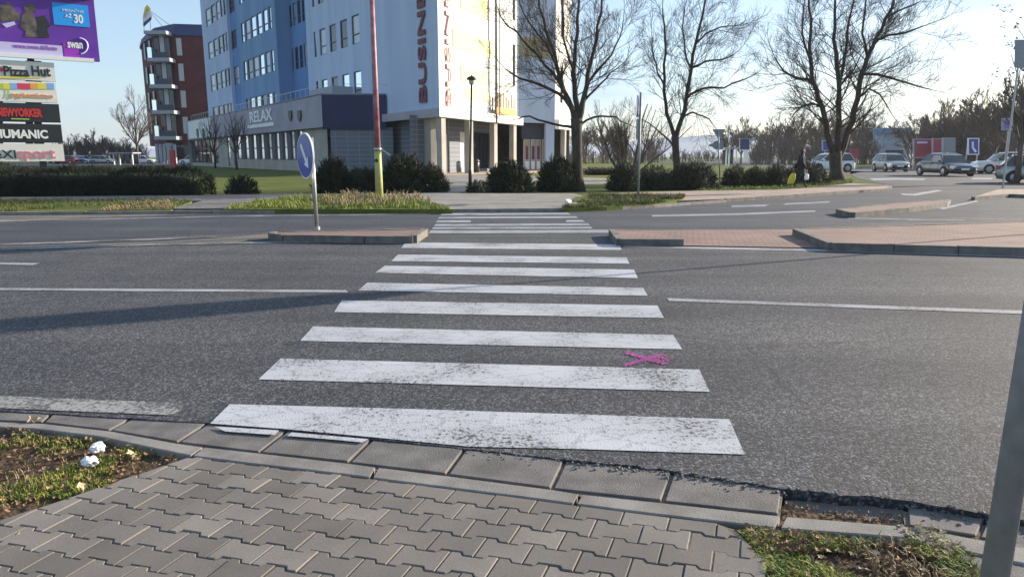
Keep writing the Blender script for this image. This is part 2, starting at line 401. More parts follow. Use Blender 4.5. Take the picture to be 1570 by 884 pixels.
poly = [(p_.x, p_.y) for p_ in near_pts] + [(60, .4), (90, 20)] + [(p_.x, p_.y) for p_ in reversed(far_pts)]
mb = MB(); mb.prism(poly, -.08, 0, bottom=False); struct('road', mb, 'asphalt')
mb = MB(); mb.sheet([(p_.x, p_.y) for p_ in far_pts]+[(3000, 150), (3000, 2900), (-3000, 2900), (-3000, far_pts[0].y)], -.014); struct('lawn', mb, 'turf')
# darker newer surface of the far carriageway
mb = MB()
mb.sheet([(p_.x, p_.y) for p_ in GL([(-400, 352), (0, 343), (120, 337), (260, 331), (420, 328), (690, 325), (870, 323), (1000, 319), (1112, 310), (1239, 303), (1330, 296), (1500, 300), (1500, 330), (1230, 348), (935, 349), (655, 350), (420, 354), (250, 362), (0, 371), (-400, 384)])], .003)
struct('road_far_lane', mb, 'asphalt_far')
mb = MB(); mb.sheet([(p_.x, p_.y) for p_ in GL([(-400, 331), (0, 328), (250, 326.5), (690, 324), (420, 327), (260, 330), (120, 335), (0, 341), (-400, 350)])], .006)
struct('road_dusty_edge', mb, 'asphalt_dusty')
mb = MB(); mb.sheet([(p_.x, p_.y) for p_ in GL([(-400, 394), (0, 380.5), (240, 371), (330, 366), (412, 358.5), (420, 367), (330, 374), (160, 378), (0, 384), (-400, 397)])], .007)
struct('road_dusty_strip', mb, 'asphalt_dusty')
# distant side road and car park
mb = MB(); mb.sheet([(p_.x, p_.y) for p_ in GL([(1060, 245.2), (1190, 245.2), (1290, 252), (1330, 261), (1300, 268), (1180, 256), (1090, 251), (1000, 249)])], .0); struct('side_road', mb, 'asphalt_far')
mb = MB(); mb.sheet([(p_.x, p_.y) for p_ in GL([(-60, 254.5), (345, 253), (345, 249), (-60, 249)])], .002); struct('car_park', mb, 'asphalt_far')

# painted markings
def mark(name, pix, m='paint', z=.0045, label=None): 
    mb = MB(); mb.sheet([(p_.x, p_.y) for p_ in GL(pix, z)], z); return struct(name, mb, m)
zebra = [([(352, 619), (620, 626), (1118, 642), (1142, 696), (900, 688), (720, 684), (566, 669), (436, 657), (322, 648.5)], 'paint_cracked'),
         ([(430, 549), (1072, 566), (1088, 600), (396, 581)], 'paint_cracked'), ([(480, 500), (1032, 513), (1046, 535), (460, 522)], 'paint'),
         ([(524, 460), (1008, 468), (1018, 487), (512, 478)], 'paint'), ([(563, 433), (986, 441), (993, 453), (549, 445)], 'paint'),
         ([(590, 407), (972, 413), (978, 426), (575, 418)], 'paint'), ([(610, 390), (961, 394.5), (965, 404), (600, 400)], 'paint'),
         ([(622, 371.5), (950, 374.5), (953, 383), (615, 380)], 'paint'), ([(660, 353), (932, 352.2), (935, 356.8), (657, 357.8)], 'paint'),
         ([(664, 348.2), (906, 347.4), (909, 350.4), (662, 351)], 'paint'), ([(668, 343.2), (902, 342.2), (905, 345.6), (665, 346.4)], 'paint'),
         ([(671, 337.8), (722, 337.6), (722, 340.6), (668, 340.8)], 'paint'), ([(868, 337.2), (893, 337), (897, 340), (868, 340)], 'paint'),
         ([(674, 332.2), (883, 331.4), (887, 334.2), (671, 335)], 'paint'), ([(678, 326.6), (870, 325.8), (876, 329), (675, 330)], 'paint')]
for i, (px, mm) in enumerate(zebra): mark('crossing_stripe', px, 'paint_far' if i > 7 else mm, .0065 if i > 7 else .0045)
mark('edge_line', [(0, 606), (282, 617.5), (278, 628), (262, 636), (0, 625)], 'paint_worn')
mark('edge_line', [(-400, 592), (-2, 606), (-2, 624), (-400, 608)], 'paint_worn')
mark('lane_line', [(-300, 440), (0, 441), (530, 444.4), (534, 448), (0, 444.6), (-300, 443)], 'paint_line')
mark('lane_line', [(1022, 456.6), (1555, 475.4), (1800, 485), (1800, 490), (1555, 480.4), (1026, 461)], 'paint_line')
mark('lane_line', [(-60, 401.5), (62, 403), (50, 406), (-60, 404.5)], 'paint_line')
mark('edge_line', [(-200, 386), (0, 381), (240, 373), (420, 370), (618, 370.3), (618, 372.4), (420, 372.4), (240, 375.6), (0, 383.5), (-200, 389)], 'paint_worn', z=.0095)
mark('edge_line', [(-200, 379), (0, 373.6), (250, 365), (330, 361.5), (330, 363.3), (250, 367), (0, 375.6), (-200, 381)], 'paint_worn', z=.0098)
mark('edge_line', [(955, 376.6), (1260, 382), (1570, 391), (1900, 402), (1900, 406), (1570, 394.2), (1260, 384.8), (957, 379)], 'paint_line')
mark('lane_line', [(1000, 329.5), (1130, 327), (1250, 322.5), (1250, 324.6), (1130, 329.4), (1000, 332)], 'paint_far', z=.0065)
mark('lane_line', [(1123, 315), (1180, 313.6), (1172, 316), (1120, 317.5)], 'paint_far', z=.0065)
mark('lane_line', [(1206, 311.5), (1274, 308.4), (1270, 310.6), (1200, 314)], 'paint_far', z=.0065)
mark('lane_line', [(0, 337.8), (420, 329.6), (660, 327.2), (660, 328.4), (420, 331), (0, 339.6)], 'paint_worn', .0095)
mark('turn_arrow', [(1380, 296.3), (1400, 297), (1436, 291), (1446, 292.4), (1404, 300), (1384, 299)], 'paint_line')
mark('lane_line', [(1438, 319), (1496, 307.5), (1500, 308.8), (1446, 320.8)], 'paint_line')
mark('lane_line', [(1300, 333), (1480, 337.5), (1478, 339), (1300, 335)], 'paint_worn')
for a in ([(1332, 273.5), (1372, 272.8), (1420, 273.8), (1416, 276.2), (1376, 275.6), (1340, 276.4)], [(1308, 259.6), (1342, 259.3), (1340, 262), (1304, 262)], [(1492, 272.6), (1524, 272.6), (1520, 275), (1488, 275)]):
    mark('lane_line', a, 'paint_far')
# pink sprayed cross: speckles thrown along two strokes
mb = MB(); rs_ = random.Random(8); k_ = 0
for (x0, y0), (x1, y1), n_, wd_ in (((960, 541), (1020, 558), 620, 2.0), ((958, 561), (1016, 544), 620, 2.0), ((995, 551), (1030, 549), 160, 5)):
    for i in range(n_):
        f = rs_.random(); q = G(x0+(x1-x0)*f+rs_.gauss(0, wd_*1.3), y0+(y1-y0)*f+rs_.gauss(0, wd_*.62)); r_ = rs_.uniform(.002, .0085); a0_ = rs_.uniform(0, 6.28)
        mb.sheet([(q.x+r_*math.cos(a0_+t_)*rs_.uniform(.6, 1.4), q.y+r_*math.sin(a0_+t_)*rs_.uniform(.6, 1.4)) for t_ in (0, 1.3, 2.6, 3.9, 5.1)], .0048+k_*2e-6); k_ += 1
struct('spray_mark', mb, 'spray')

# ---------------- near gutter, edging strip, pavement
def resample(px, n):
    return px
SL_far = [(-160, 620), (-40, 627.5), (79, 635), (200, 641.5), (318, 649), (440, 660), (570, 673), (713, 688), (866, 705), (1031, 723), (1201, 750), (1389, 768), (1513, 789), (1650, 812)]
SL_near = [(-210, 634), (-80, 640), (66, 646.5), (169, 658), (273, 677), (398, 692), (535, 707), (685, 726), (846, 747), (1016, 767), (1196, 787), (1391, 803), (1500, 822), (1660, 852)]
mb = MB()
for i in range(len(SL_far)-1):
    zz = -.006 if i < 8 else -.009
    if i > 10: zz = -.028
    if i == 10: zz = -.05
    q = [G(*SL_far[i], zz), G(*SL_far[i+1], zz), G(*SL_near[i+1], zz), G(*SL_near[i], zz)]
    cen = sum(q, Vector())/4
    gap = .008
    q = [p_ + (cen-p_).normalized()*gap*1.3 for p_ in q]
    st = len(mb.v); tilt = random.uniform(-.003, .003)
    top = [Vector((p_.x, p_.y, zz + tilt*(1 if k in (0, 3) else -1))) for k, p_ in enumerate(q)]
    inn = [t_ + (cen-t_).normalized()*.006 for t_ in top]
    for k in range(4): top[k].z -= .005
    mb.v += [Vector((p_.x, p_.y, -.12)) for p_ in top] + top + inn
    for k in range(4):
        j = (k+1) % 4; mb.f.append((st+k, st+4+k, st+4+j, st+j)); mb.f.append((st+4+k, st+8+k, st+8+j, st+4+j))
    mb.f.append((st+8, st+11, st+10, st+9))
dirt = MB()
for px_ in ([(-160, 622), (570, 672), (1031, 722), (1201, 749), (1196, 790), (1016, 770), (535, 710), (-210, 637)], [(1385, 770), (1513, 791), (1660, 816), (1660, 858), (1500, 828), (1391, 806)]):
    dirt.sheet([(p_.x, p_.y) for p_ in GL(px_)], -.02 if px_[0][0] < 0 else -.04)
struct('gutter_dirt', dirt, 'joint_sand')
struct('gutter', mb, 'concrete_dark')
mb = MB()
mb.sheet([(p_.x, p_.y) for p_ in GL([(329, 653.5), (428, 659.5), (422, 666.5), (385, 664), (345, 661)], .004)], .0055)
mb.sheet([(p_.x, p_.y) for p_ in GL([(447, 662.5), (565, 673), (556, 678), (500, 672.5), (441, 668)], .004)], .0055)
struct('crossing_stripe', mb, 'paint_cracked')
# edging strip of long narrow stones
ST_far = [(-210, 636), (-80, 642), (66, 648.5), (169, 660), (273, 679), (310, 684)]
ST2 = [(310, 684), (398, 694), (535, 709.5), (570, 714)]
edging_far = [(-210, 637), (-80, 643), (66, 648.5), (169, 660), (273, 679), (310, 684), (398, 694), (535, 709.5), (575, 715), (685, 728.5), (846, 749.5), (886, 756), (1016, 770), (1196, 790), (1391, 806), (1500, 826), (1660, 856)]
edging_near = [(-230, 643), (-92, 650), (50, 656), (150, 668), (254, 690), (292, 697.5), (365, 707), (525, 725.5), (566, 731), (676, 745), (835, 765), (878, 771), (1006, 787), (1186, 808), (1386, 823), (1490, 846), (1650, 880)]
mb = MB()
for i in range(len(edging_far)-1):
    zz = .004 - .0018*max(0, i-11)
    joint = i in (5, 8, 11, 13, 14)
    q = [G(*edging_far[i], zz), G(*edging_far[i+1], zz), G(*edging_near[i+1], zz), G(*edging_near[i], zz)]
    if joint:
        q[0] = q[0].lerp(q[1], .06); q[3] = q[3].lerp(q[2], .06)
    st = len(mb.v); 
    inn = []
    for k, p_ in enumerate(q):
        o_ = q[3-k]; inn.append(p_ + (o_-p_).normalized()*.006)
    mb.v += [Vector((p_.x, p_.y, -.1)) for p_ in q] + [Vector((p_.x, p_.y, zz-.005)) for p_ in q] + [Vector((p_.x, p_.y, zz)) for p_ in inn]
    for a, b_ in ((0, 1), (2, 3)):
        mb.f.append((st+a, st+4+a, st+4+b_, st+b_)); mb.f.append((st+4+a, st+8+a, st+8+b_, st+4+b_))
    mb.f.append((st+1, st+5, st+6, st+2)); mb.f.append((st+5, st+9, st+10, st+6)); mb.f.append((st+3, st+7, st+4, st)); mb.f.append((st+7, st+11, st+8, st+4))
    mb.f.append((st+8, st+11, st+10, st+9))
struct('kerb', mb, 'concrete')

# bone shaped interlocking pavers, clipped to the pavement outline
A_ = Vector((.1868, -.0475)); B_ = Vector((.0425, .1205)); O_ = Vector((-.706, 2.606))     # a joint point of the laid pattern
pave_px = [(292, 699), (365, 709), (525, 727.5), (566, 733), (676, 747), (835, 767), (878, 773), (1006, 789), (1098, 800), (1126, 809), (1152, 834), (1172, 864), (1176, 892), (1190, 1040), (-560, 1040), (-560, 980), (0, 797)]
pave_poly = [G(*q).to_2d() for q in pave_px]
def inside(p_, poly):
    c_ = False; n_ = len(poly); j = n_-1
    for i in range(n_):
        if (poly[i].y > p_.y) != (poly[j].y > p_.y) and p_.x < (poly[j].x-poly[i].x)*(p_.y-poly[i].y)/(poly[j].y-poly[i].y)+poly[i].x: c_ = not c_
        j = i
    return c_
def clip(sub, a, b_):
    """keep the part of polygon sub left of the line a->b"""
    out = []; d = b_-a
    for i in range(len(sub)):
        p0, p1 = sub[i-1], sub[i]
        s0 = d.x*(p0.y-a.y)-d.y*(p0.x-a.x); s1 = d.x*(p1.y-a.y)-d.y*(p1.x-a.x)
        if (s0 >= 0) != (s1 >= 0): out.append(p0.lerp(p1, s0/(s0-s1)))
        if s1 >= 0: out.append(p1)
    return out
A2 = .085
shape = [(-.5, -.5-A2), (-.29, -.5-A2), (-.21, -.5+A2), (.21, -.5+A2), (.29, -.5-A2), (.5, -.5-A2), (.5, .5+A2), (.29, .5+A2), (.21, .5-A2), (-.21, .5-A2), (-.29, .5+A2), (-.5, .5+A2)]
lines = [(G(292, 699), G(0, 797)), ]                                          # left border
top_line = [G(*q).to_2d() for q in pave_px[0:9]]
def clip_paver(sub):
    s_ = sub
    cen = sum(s_, Vector((0, 0)))/len(s_)
    a, b_ = G(292, 699).to_2d(), G(0, 797).to_2d()
    s_ = clip(s_, a, b_)
    if len(s_) < 3: return None
    for i in range(8):
        a, b_ = top_line[i+1], top_line[i]
        if min(a.x, b_.x)-.25 < cen.x < max(a.x, b_.x)+.25:
            # the near edge bows only slightly, so clipping by the local segments keeps the outline
            if min(a.x, b_.x)-.02 <= cen.x <= max(a.x, b_.x)+.02: s_ = clip(s_, a, b_)
            if len(s_) < 3: return None
    if cen.x > top_line[-1].x:
        s_ = clip(s_, G(1152, 834).to_2d(), G(1098, 800).to_2d())
        if len(s_) < 3: return None
        s_ = clip(s_, G(1178, 884).to_2d(), G(1148, 830).to_2d())
    if len(s_) < 3: return None
    return s_
def inset(poly, d):
    n_ = len(poly); out = []
    for i in range(n_):
        p0, p1, p2 = poly[i-1], poly[i], poly[(i+1) % n_]
        e1 = (p1-p0).normalized(); e2 = (p2-p1).normalized()
        n1 = Vector((-e1.y, e1.x)); n2 = Vector((-e2.y, e2.x)); nn = n1+n2
        if nn.length < .3: nn = n1
        nn = nn.normalized(); k = 1/max(.5, nn.dot(n1)); out.append(p1+nn*d*k)
    return out
mb = MB(); rr = random.Random(3)
for r_ in range(-14, 14):
    for k in range(-16, 18):
        cen = O_ + A_*(k+.5 + (.5 if r_ % 2 else 0)) + B_*(r_+.5)
        if cen.y < .9: continue
        sub = [cen + A_*u + B_*v for u, v in shape]
        sub = clip_paver(sub)
        if not sub: continue
        # drop double points
        s2 = []
        for p_ in sub:
            if not s2 or (p_-s2[-1]).length > .003: s2.append(p_)
        if (s2[0]-s2[-1]).length < .003: s2.pop()
        if len(s2) < 3: continue
        ar = abs(sum(s2[i-1].x*s2[i].y-s2[i].x*s2[i-1].y for i in range(len(s2))))/2
        if ar < .0012: continue
        lo = inset(s2, .0026); hi = inset(s2, .0056)
        h0 = rr.uniform(-.0022, .0022); tx, ty = rr.uniform(-.012, .012), rr.uniform(-.014, .014)
        vv = rr.random()
        if cen.x > .72: h0 -= .004*rr.random()
        n_ = len(s2); st = len(mb.v)
        zf = lambda p_, z_: Vector((p_.x, p_.y, z_+h0+tx*(p_.x-cen.x)+ty*(p_.y-cen.y)))
        mb.v += [zf(p_, -.016) for p_ in lo] + [zf(p_, -.0042) for p_ in lo] + [zf(p_, 0) for p_ in hi]
        mb.c += [vv]*(3*n_)
        for i in range(n_):
            j = (i+1) % n_
            mb.f.append((st+i, st+j, st+n_+j, st+n_+i)); mb.f.append((st+n_+i, st+n_+j, st+2*n_+j, st+2*n_+i))
        mb.f.append(tuple(st+2*n_+i for i in range(n_)))
struct('pavement', mb, 'paver')
mb = MB(); mb.sheet([(p_.x, p_.y) for p_ in GL(pave_px[:13], 0)] + [(3, .3), (-4, .3)] + [(p_.x, p_.y) for p_ in GL(pave_px[15:], 0)], -.0065)
struct('pavement_bed', mb, 'joint_sand')
mb = MB(); mb.sheet([(-12, -3), (12, -3), (12, 3.0), (2.2, 2.6), (.5, 3.1), (-1.6, 3.55), (-12, 4.6)], -.035); struct('near_soil', mb, 'soil')
# flat gritty strip right of the pole
mb = MB(); mb.sheet([(p_.x, p_.y) for p_ in GL([(1490, 850), (1530, 824), (1700, 845), (1900, 1100), (1480, 1100)], 0)], -.012); struct('gravel_path', mb, 'concrete_dark')

# ---------------- raised kerbed surfaces on the other side
def raised(name, px, z, m, kerb_m=None, edges=None, kw=.12, step=1.0, kname='kerb'):
    pts = GL(px, z); mb = MB(); mb.prism([(p_.x, p_.y) for p_ in pts], -.1, z-.004, bottom=False)
    s_ = struct(name, mb, m)
    if edges:
        mb = MB()
        for a, b_ in edges:
            p0, p1 = pts[a], pts[b_]; d = (p1-p0); L = d.length; d.normalize()
            n_ = max(1, round(L/step))
            for k in range(n_):
                q = p0 + d*(L*(k+.5)/n_); mb.box((q.x, q.y, z/2-.02+random.uniform(-.004, .004)), (L/n_-.012, kw, z+.05), math.atan2(d.y, d.x))
        struct(kname, mb, kerb_m)
    return s_
raised('traffic_island', [(421, 355), (520, 353.4), (652, 350.6), (634, 361.6), (560, 361.4), (436, 359.6), (416, 357.5)], .13, 'pave_red', 'kerb_grey', [(2, 3), (3, 4), (4, 5), (5, 6), (6, 0), (0, 1), (1, 2)])
raised('traffic_island', [(938, 352), (985, 352.6), (1048, 366.5), (950, 366)], .12, 'pave_red', 'kerb_grey', [(3, 0), (2, 3), (0, 1)])
mb = MB(); mb.sheet([(p_.x, p_.y) for p_ in GL([(975, 353.6), (1222, 352.6), (1268, 381), (1046, 377)], 0)], .012); struct('cycle_crossing', mb, 'pave_red')
raised('traffic_island', [(1220, 351), (1570, 339.5), (1900, 333), (1900, 392), (1570, 379.5), (1275, 372)], .13, 'pave_red', 'kerb_grey', [(5, 0), (4, 5), (3, 4), (0, 1), (1, 2)])
raised('traffic_island', [(1285, 321), (1375, 311.5), (1455, 305.8), (1449, 311), (1390, 318.5), (1308, 326)], .13, 'pave_red', 'kerb_grey', [(2, 3), (3, 4), (4, 5), (5, 0), (0, 1), (1, 2)])
raised('traffic_island', [(1492, 302), (1530, 290), (1700, 290), (1700, 303), (1546, 297.5)], .12, 'pave_pink', 'kerb_grey', [(4, 0), (3, 4)])
# far pavements
raised('pavement_far_right', [(900, 303), (1050, 301.5), (1040, 307), (1112, 305), (1239, 297), (1330, 290.8), (1364, 288.6), (1366, 283), (1303, 281), (1239, 287.8), (1191, 290.6), (1080, 292), (930, 296)], .1, 'pave_pink', 'kerb_grey', [(3, 4), (4, 5), (5, 6), (6, 7)])
raised('pavement_crossing', [(560, 297), (690, 296), (880, 296), (900, 302), (862, 319), (690, 320.6), (648, 309), (600, 300)], .1, 'pave_grey', 'concrete', [(4, 5)])
raised('pavement_far_left', [(-300, 302.5), (0, 302), (300, 298.5), (440, 297), (562, 296.5), (600, 300), (480, 300), (400, 307), (345, 319), (262, 319.5), (310, 307.5), (180, 306), (0, 307.5), (-300, 309)], .1, 'concrete_dark')
raised('pavement_link', [(626, 297), (700, 280), (742, 278), (735, 287), (700, 297)], .07, 'pave_grey')
def verge(px, z, m='turf', name='verge'):
    pts = GL(px, z); mb = MB(); mb.prism([(p_.x, p_.y) for p_ in pts], -.1, z, bottom=False); struct(name, mb, m); return pts
V_left = verge([(-300, 308), (0, 306.5), (180, 305.5), (300, 306), (262, 321.5), (0, 325), (-300, 328)], .085)
V_mid = verge([(340, 320.5), (400, 306.5), (480, 299.5), (600, 299.8), (648, 308), (694, 321)], .12)
V_right = verge([(862, 319.5), (882, 302), (930, 299), (1050, 300.5), (1048, 305), (1000, 313), (930, 317)], .11)
mb = MB()
for a, b_ in zip([(-300, 328), (0, 325.5), (262, 323.4), (694, 321.4)], [(0, 325.5), (262, 323.4), (694, 321.4), (862, 320.3)]):
    p0, p1 = G(*a, .08), G(*b_, .08); d = p1-p0; L = d.length; d.normalize(); n_ = round(L)
    for k in range(n_): q = p0+d*(L*(k+.5)/n_); mb.box((q.x, q.y, .02), (L/n_-.015, .12, .13+random.uniform(-.01, .01)), math.atan2(d.y, d.x))
for a, b_ in zip([(862, 320.3), (930, 318.2), (1000, 314.5)], [(930, 318.2), (1000, 314.5), (1112, 306.5)]):
    p0, p1 = G(*a, .08), G(*b_, .08); d = p1-p0; L = d.length; d.normalize(); n_ = round(L)
    for k in range(n_): q = p0+d*(L*(k+.5)/n_); mb.box((q.x, q.y, .02), (L/n_-.015, .12, .13), math.atan2(d.y, d.x))
struct('kerb', mb, 'concrete')
# paths and forecourt beyond the shrubs
mb = MB(); mb.sheet([(p_.x, p_.y) for p_ in GL([(640, 268.5), (760, 268), (1000, 275), (1100, 277), (1100, 280.5), (1000, 279.5), (860, 283), (700, 281)])], -.009)
mb.sheet([(p_.x, p_.y) for p_ in GL([(560, 273.5), (672, 268.6), (700, 275), (560, 275.5)])], -.005); struct('footpath', mb, 'pave_grey')

# ============================================================ THE OFFICE BUILDING
C0 = Vector((-6, 60, 0)); LD = Vector((-math.sin(R(34.6)), math.cos(R(34.6)), 0)); RD = Vector((math.sin(R(23)), math.cos(R(23)), 0))
LN = Vector((-LD.y, LD.x, 0)); LN = LN if LN.y < 0 else -LN       # outward (towards us)
RN = Vector((RD.y, -RD.x, 0))
def hit(P0, D, x, y):
    d = ray(x, y); s_ = (P0.x*D.y-P0.y*D.x)/(d.x*D.y-d.y*D.x); p_ = d*s_
    return (p_.x-P0.x)*D.x+(p_.y-P0.y)*D.y, H+d.z*s_
def hu(P0, D, x, y=240): return hit(P0, D, x, y)[0]
TOP = 33.0
def wall(mb, P0, D, N, u0, u1, z0, z1, holes=(), dep=.18):
    us = sorted({u0, u1, *[h[0] for h in holes], *[h[1] for h in holes]}); zs = sorted({z0, z1, *[h[2] for h in holes], *[h[3] for h in holes]})
    us = [u for u in us if u0 <= u <= u1]; zs = [z for z in zs if z0 <= z <= z1]
    pt = lambda u, z, n=0: P0+D*u+N*n+Vector((0, 0, z))
    for i in range(len(us)-1):
        for j in range(len(zs)-1):
            uc, zc = (us[i]+us[i+1])/2, (zs[j]+zs[j+1])/2
            if any(h[0] < uc < h[1] and h[2] < zc < h[3] for h in holes): continue
            mb.quad(pt(us[i], zs[j]), pt(us[i+1], zs[j]), pt(us[i+1], zs[j+1]), pt(us[i], zs[j+1]))
    for a, b_, c_, d_ in holes:
        for p0, p1 in (((a, c_), (b_, c_)), ((b_, c_), (b_, d_)), ((b_, d_), (a, d_)), ((a, d_), (a, c_))):
            mb.quad(pt(*p0), pt(*p1), pt(*p1, -dep), pt(*p0, -dep))
    return mb
def window(parent, P0, D, N, h, gm='glass_sky', fm='frame_dark', dep=.15, light=.34, name='window'):
    a, b_, c_, d_ = h; rz = math.atan2(D.y, D.x); th = .08; mb = MB(); um, zm = (a+b_)/2, (c_+d_)/2
    q = lambda u, z, n: tuple(P0+D*u+N*n+Vector((0, 0, z)))
    for u in (a+th/2, b_-th/2): mb.box(q(u, zm, -dep+.05), (th, .08, d_-c_-.004), rz)
    for z in (c_+th/2, d_-th/2): mb.box(q(um, z, -dep+.05), (b_-a-2*th, .078, th), rz)
    if light: mb.box(q(um, c_+(d_-c_)*light, -dep+.05), (b_-a-2*th, .076, th*1.3), rz)
    w_ = mb.build(name, MAT[fm], parent)
    g = MB(); g.quad(*[Vector(q(u, z, -dep+.02+random.uniform(-.012, .012))) for u, z in ((a, c_), (b_, c_), (b_, d_), (a, d_))]); g.build('pane', MAT[gm], w_)
office = thing('office_building', 'tall pale blue and white office block with vertical red lettering beyond the crossing', 'building', C0)
# stepped front facing left: (x0 px, x1 px, setback, material, groups of windows px)
rowz = [12.6, 18.0, 23.35, 28.7]
rows = [(z, z+2.75) for z in rowz]; low = (7.2, 9.97)
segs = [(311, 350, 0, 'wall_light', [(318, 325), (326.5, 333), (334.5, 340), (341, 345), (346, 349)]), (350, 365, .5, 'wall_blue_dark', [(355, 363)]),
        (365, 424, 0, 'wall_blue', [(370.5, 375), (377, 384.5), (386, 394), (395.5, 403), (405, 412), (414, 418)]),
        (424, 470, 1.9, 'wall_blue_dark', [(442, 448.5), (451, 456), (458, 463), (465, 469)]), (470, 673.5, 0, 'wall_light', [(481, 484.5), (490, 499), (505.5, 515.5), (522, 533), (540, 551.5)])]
for x0, x1, sb, mm, wins in segs:
    P0 = C0 - LN*sb; D = LD
    u0, u1 = hu(P0, D, x1, 60), hu(P0, D, x0, 60)
    if x0 == 424: u0 = hu(C0, D, 470, 60); u1 = hu(C0, D, 424, 60)
    if x0 == 350: u0 = hu(C0, D, 365, 60); u1 = hu(C0, D, 350, 60)
    if x1 > 670: u0 = 0
    holes = []
    for a, b_ in wins:
        ua, ub = hu(P0, D, b_, 60), hu(P0, D, a, 60)
        for (z0, z1) in ([low] if sb == 0 else []) + rows: holes.append((ua, ub, z0, z1))
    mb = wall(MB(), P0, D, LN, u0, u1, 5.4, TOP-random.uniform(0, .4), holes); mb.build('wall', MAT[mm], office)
    for h in holes: window(office, P0, D, LN, h, random.choice(('glass_sky', 'glass_sky', 'glass_blind', 'glass_dark')) if (x0 in (365, 470)) else random.choice(('glass_dark', 'glass_dark', 'glass_blind')))
    # side reveals of the steps
# side walls where the front steps
def sidewall(u, s0, s1, mm): 
    mb = MB(); a = C0+LD*u-LN*s0; b_ = C0+LD*u-LN*s1; mb.quad(a+Vector((0, 0, 5.4)), b_+Vector((0, 0, 5.4)), b_+Vector((0, 0, TOP-.5)), a+Vector((0, 0, TOP-.5))); mb.build('wall', MAT[mm], office)
sidewall(hu(C0, LD, 424, 60), 0, 1.9, 'wall_blue'); sidewall(hu(C0, LD, 470, 60), 0, 1.9, 'wall_light'); sidewall(hu(C0, LD, 365, 60), 0, .5, 'wall_blue'); sidewall(hu(C0, LD, 350, 60), 0, .5, 'wall_light')
# right side
u_end = 17.2; PR1 = C0+RD*u_end
S2D = Vector((math.sin(R(70)), math.cos(R(70)), 0)); S2N = Vector((S2D.y, -S2D.x, 0)); PR2 = PR1+S2D*4.1; PR3 = PR2+RD*5.0
LEND = C0+LD*hu(C0, LD, 311, 60)
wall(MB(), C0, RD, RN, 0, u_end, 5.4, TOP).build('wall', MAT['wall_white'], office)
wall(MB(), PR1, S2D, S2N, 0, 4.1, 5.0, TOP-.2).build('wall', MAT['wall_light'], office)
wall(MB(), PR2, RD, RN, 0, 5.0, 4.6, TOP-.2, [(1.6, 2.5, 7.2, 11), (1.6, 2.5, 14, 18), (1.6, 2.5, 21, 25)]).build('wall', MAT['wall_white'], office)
for h in [(1.6, 2.5, 7.2, 11), (1.6, 2.5, 14, 18), (1.6, 2.5, 21, 25)]: window(office, PR2, RD, RN, h, 'glass_dark', light=0)
mb = MB(); back = [PR3, PR3+Vector((-8, 60, 0)), LEND+Vector((9, 8, 0)), LEND]
for a, b_ in zip(back[:-1], back[1:]): mb.quad(a, b_, b_+Vector((0, 0, TOP-.4)), a+Vector((0, 0, TOP-.4)))
mb.build('wall', MAT['wall_light'], office)
allp = [C0, PR1, PR2, PR3, back[1], back[2], LEND]
mb = MB(); mb.prism([(p_.x, p_.y) for p_ in allp], TOP-.42, TOP-.3); mb.build('roof', MAT['slab'], office)
mb = MB(); ins = [C0-LN*.3-RN*.3, PR1-RN*.4+RD*.1, PR2-RN*.5, PR3-RN*.4, back[1], back[2], LEND-LN*.3]
mb.prism([(p_.x, p_.y) for p_ in ins], 5.0, 5.38); mb.build('ceiling_slab', MAT['soffit'], office)
# yellow wall bands on the right side
mb = MB()
def band(mb, P0, D, N, u0, u1, z0, z1, off=.03, th=.05):
    rz = math.atan2(D.y, D.x); c_ = P0+D*(u0+u1)/2+N*off+Vector((0, 0, (z0+z1)/2)); mb.box(c_, (u1-u0, th, z1-z0), rz)
ub0, ub1 = hu(C0, RD, 694, 80), hu(C0, RD, 753, 80)
for z0, z1, f0, f1 in ((10.6, 12.1, 0, 1), (8.0, 9.3, .18, .9), (6.6, 7.5, .3, .95), (14.0, 15.6, .2, .9), (17.4, 18.8, .1, .8)): band(mb, C0, RD, RN, ub0+(ub1-ub0)*f0, ub0+(ub1-ub0)*f1, z0, z1)
mb.build('colour_band', MAT['wall_cream'], office)
mb = MB(); band(mb, PR1, S2D, S2N, .1, 3.4, 11.6, 13.6); mb.build('colour_band', MAT['beige_panel'], office)
mb = MB(); band(mb, C0, RD, RN, 15.6, 16.0, 8.6, 12.6, .04); band(mb, C0, RD, RN, 15.6, 16.0, 15, 19, .04); mb.build('slot_window', MAT['glass_dark'], office)
mb = MB(); pp = C0+RD*hu(C0, RD, 754)+RN*.5; mb.tube([pp+Vector((0, 0, 4.7)), pp+Vector((0, 0, 33))], .13, 10); mb.tube([pp+RN*.35+Vector((0, 0, 5.2)), pp+RN*.35+Vector((0, 0, 33))], .05, 6); mb.build('downpipe', MAT['galv'], office, smooth=True)
# fascia over the colonnade
mb = MB(); rzL = math.atan2(LD.y, LD.x); rzR = math.atan2(RD.y, RD.x)
uL = hu(C0, LD, 586)
a0 = C0+LN*.5; 
q0 = C0 + LN*.45/math.cos(R(0)); 
corner = C0 + (LN+RN).normalized()*(.5/((LN+RN).normalized().dot(LN)))
mb2 = MB(); mb2.prism([(p_.x, p_.y) for p_ in (corner, C0+LD*uL+LN*.5, C0+LD*uL-LN*.1, C0-(LN+RN).normalized()*.12)], 4.7, 5.4); mb2.build('fascia', MAT['fascia'], office)
mb2 = MB(); mb2.prism([(p_.x, p_.y) for p_ in (corner+RD*.004, C0+RD*u_end+RN*.5, C0+RD*u_end-RN*.1, C0-(LN+RN).normalized()*.10+RD*.02)], 4.702, 5.5); mb2.build('fascia', MAT['wall_white'], office)
mb2 = MB(); band(mb2, PR2, RD, RN, 0, 5.2, 4.4, 5.4, .25, .5); mb2.build('fascia', MAT['wall_white'], office)
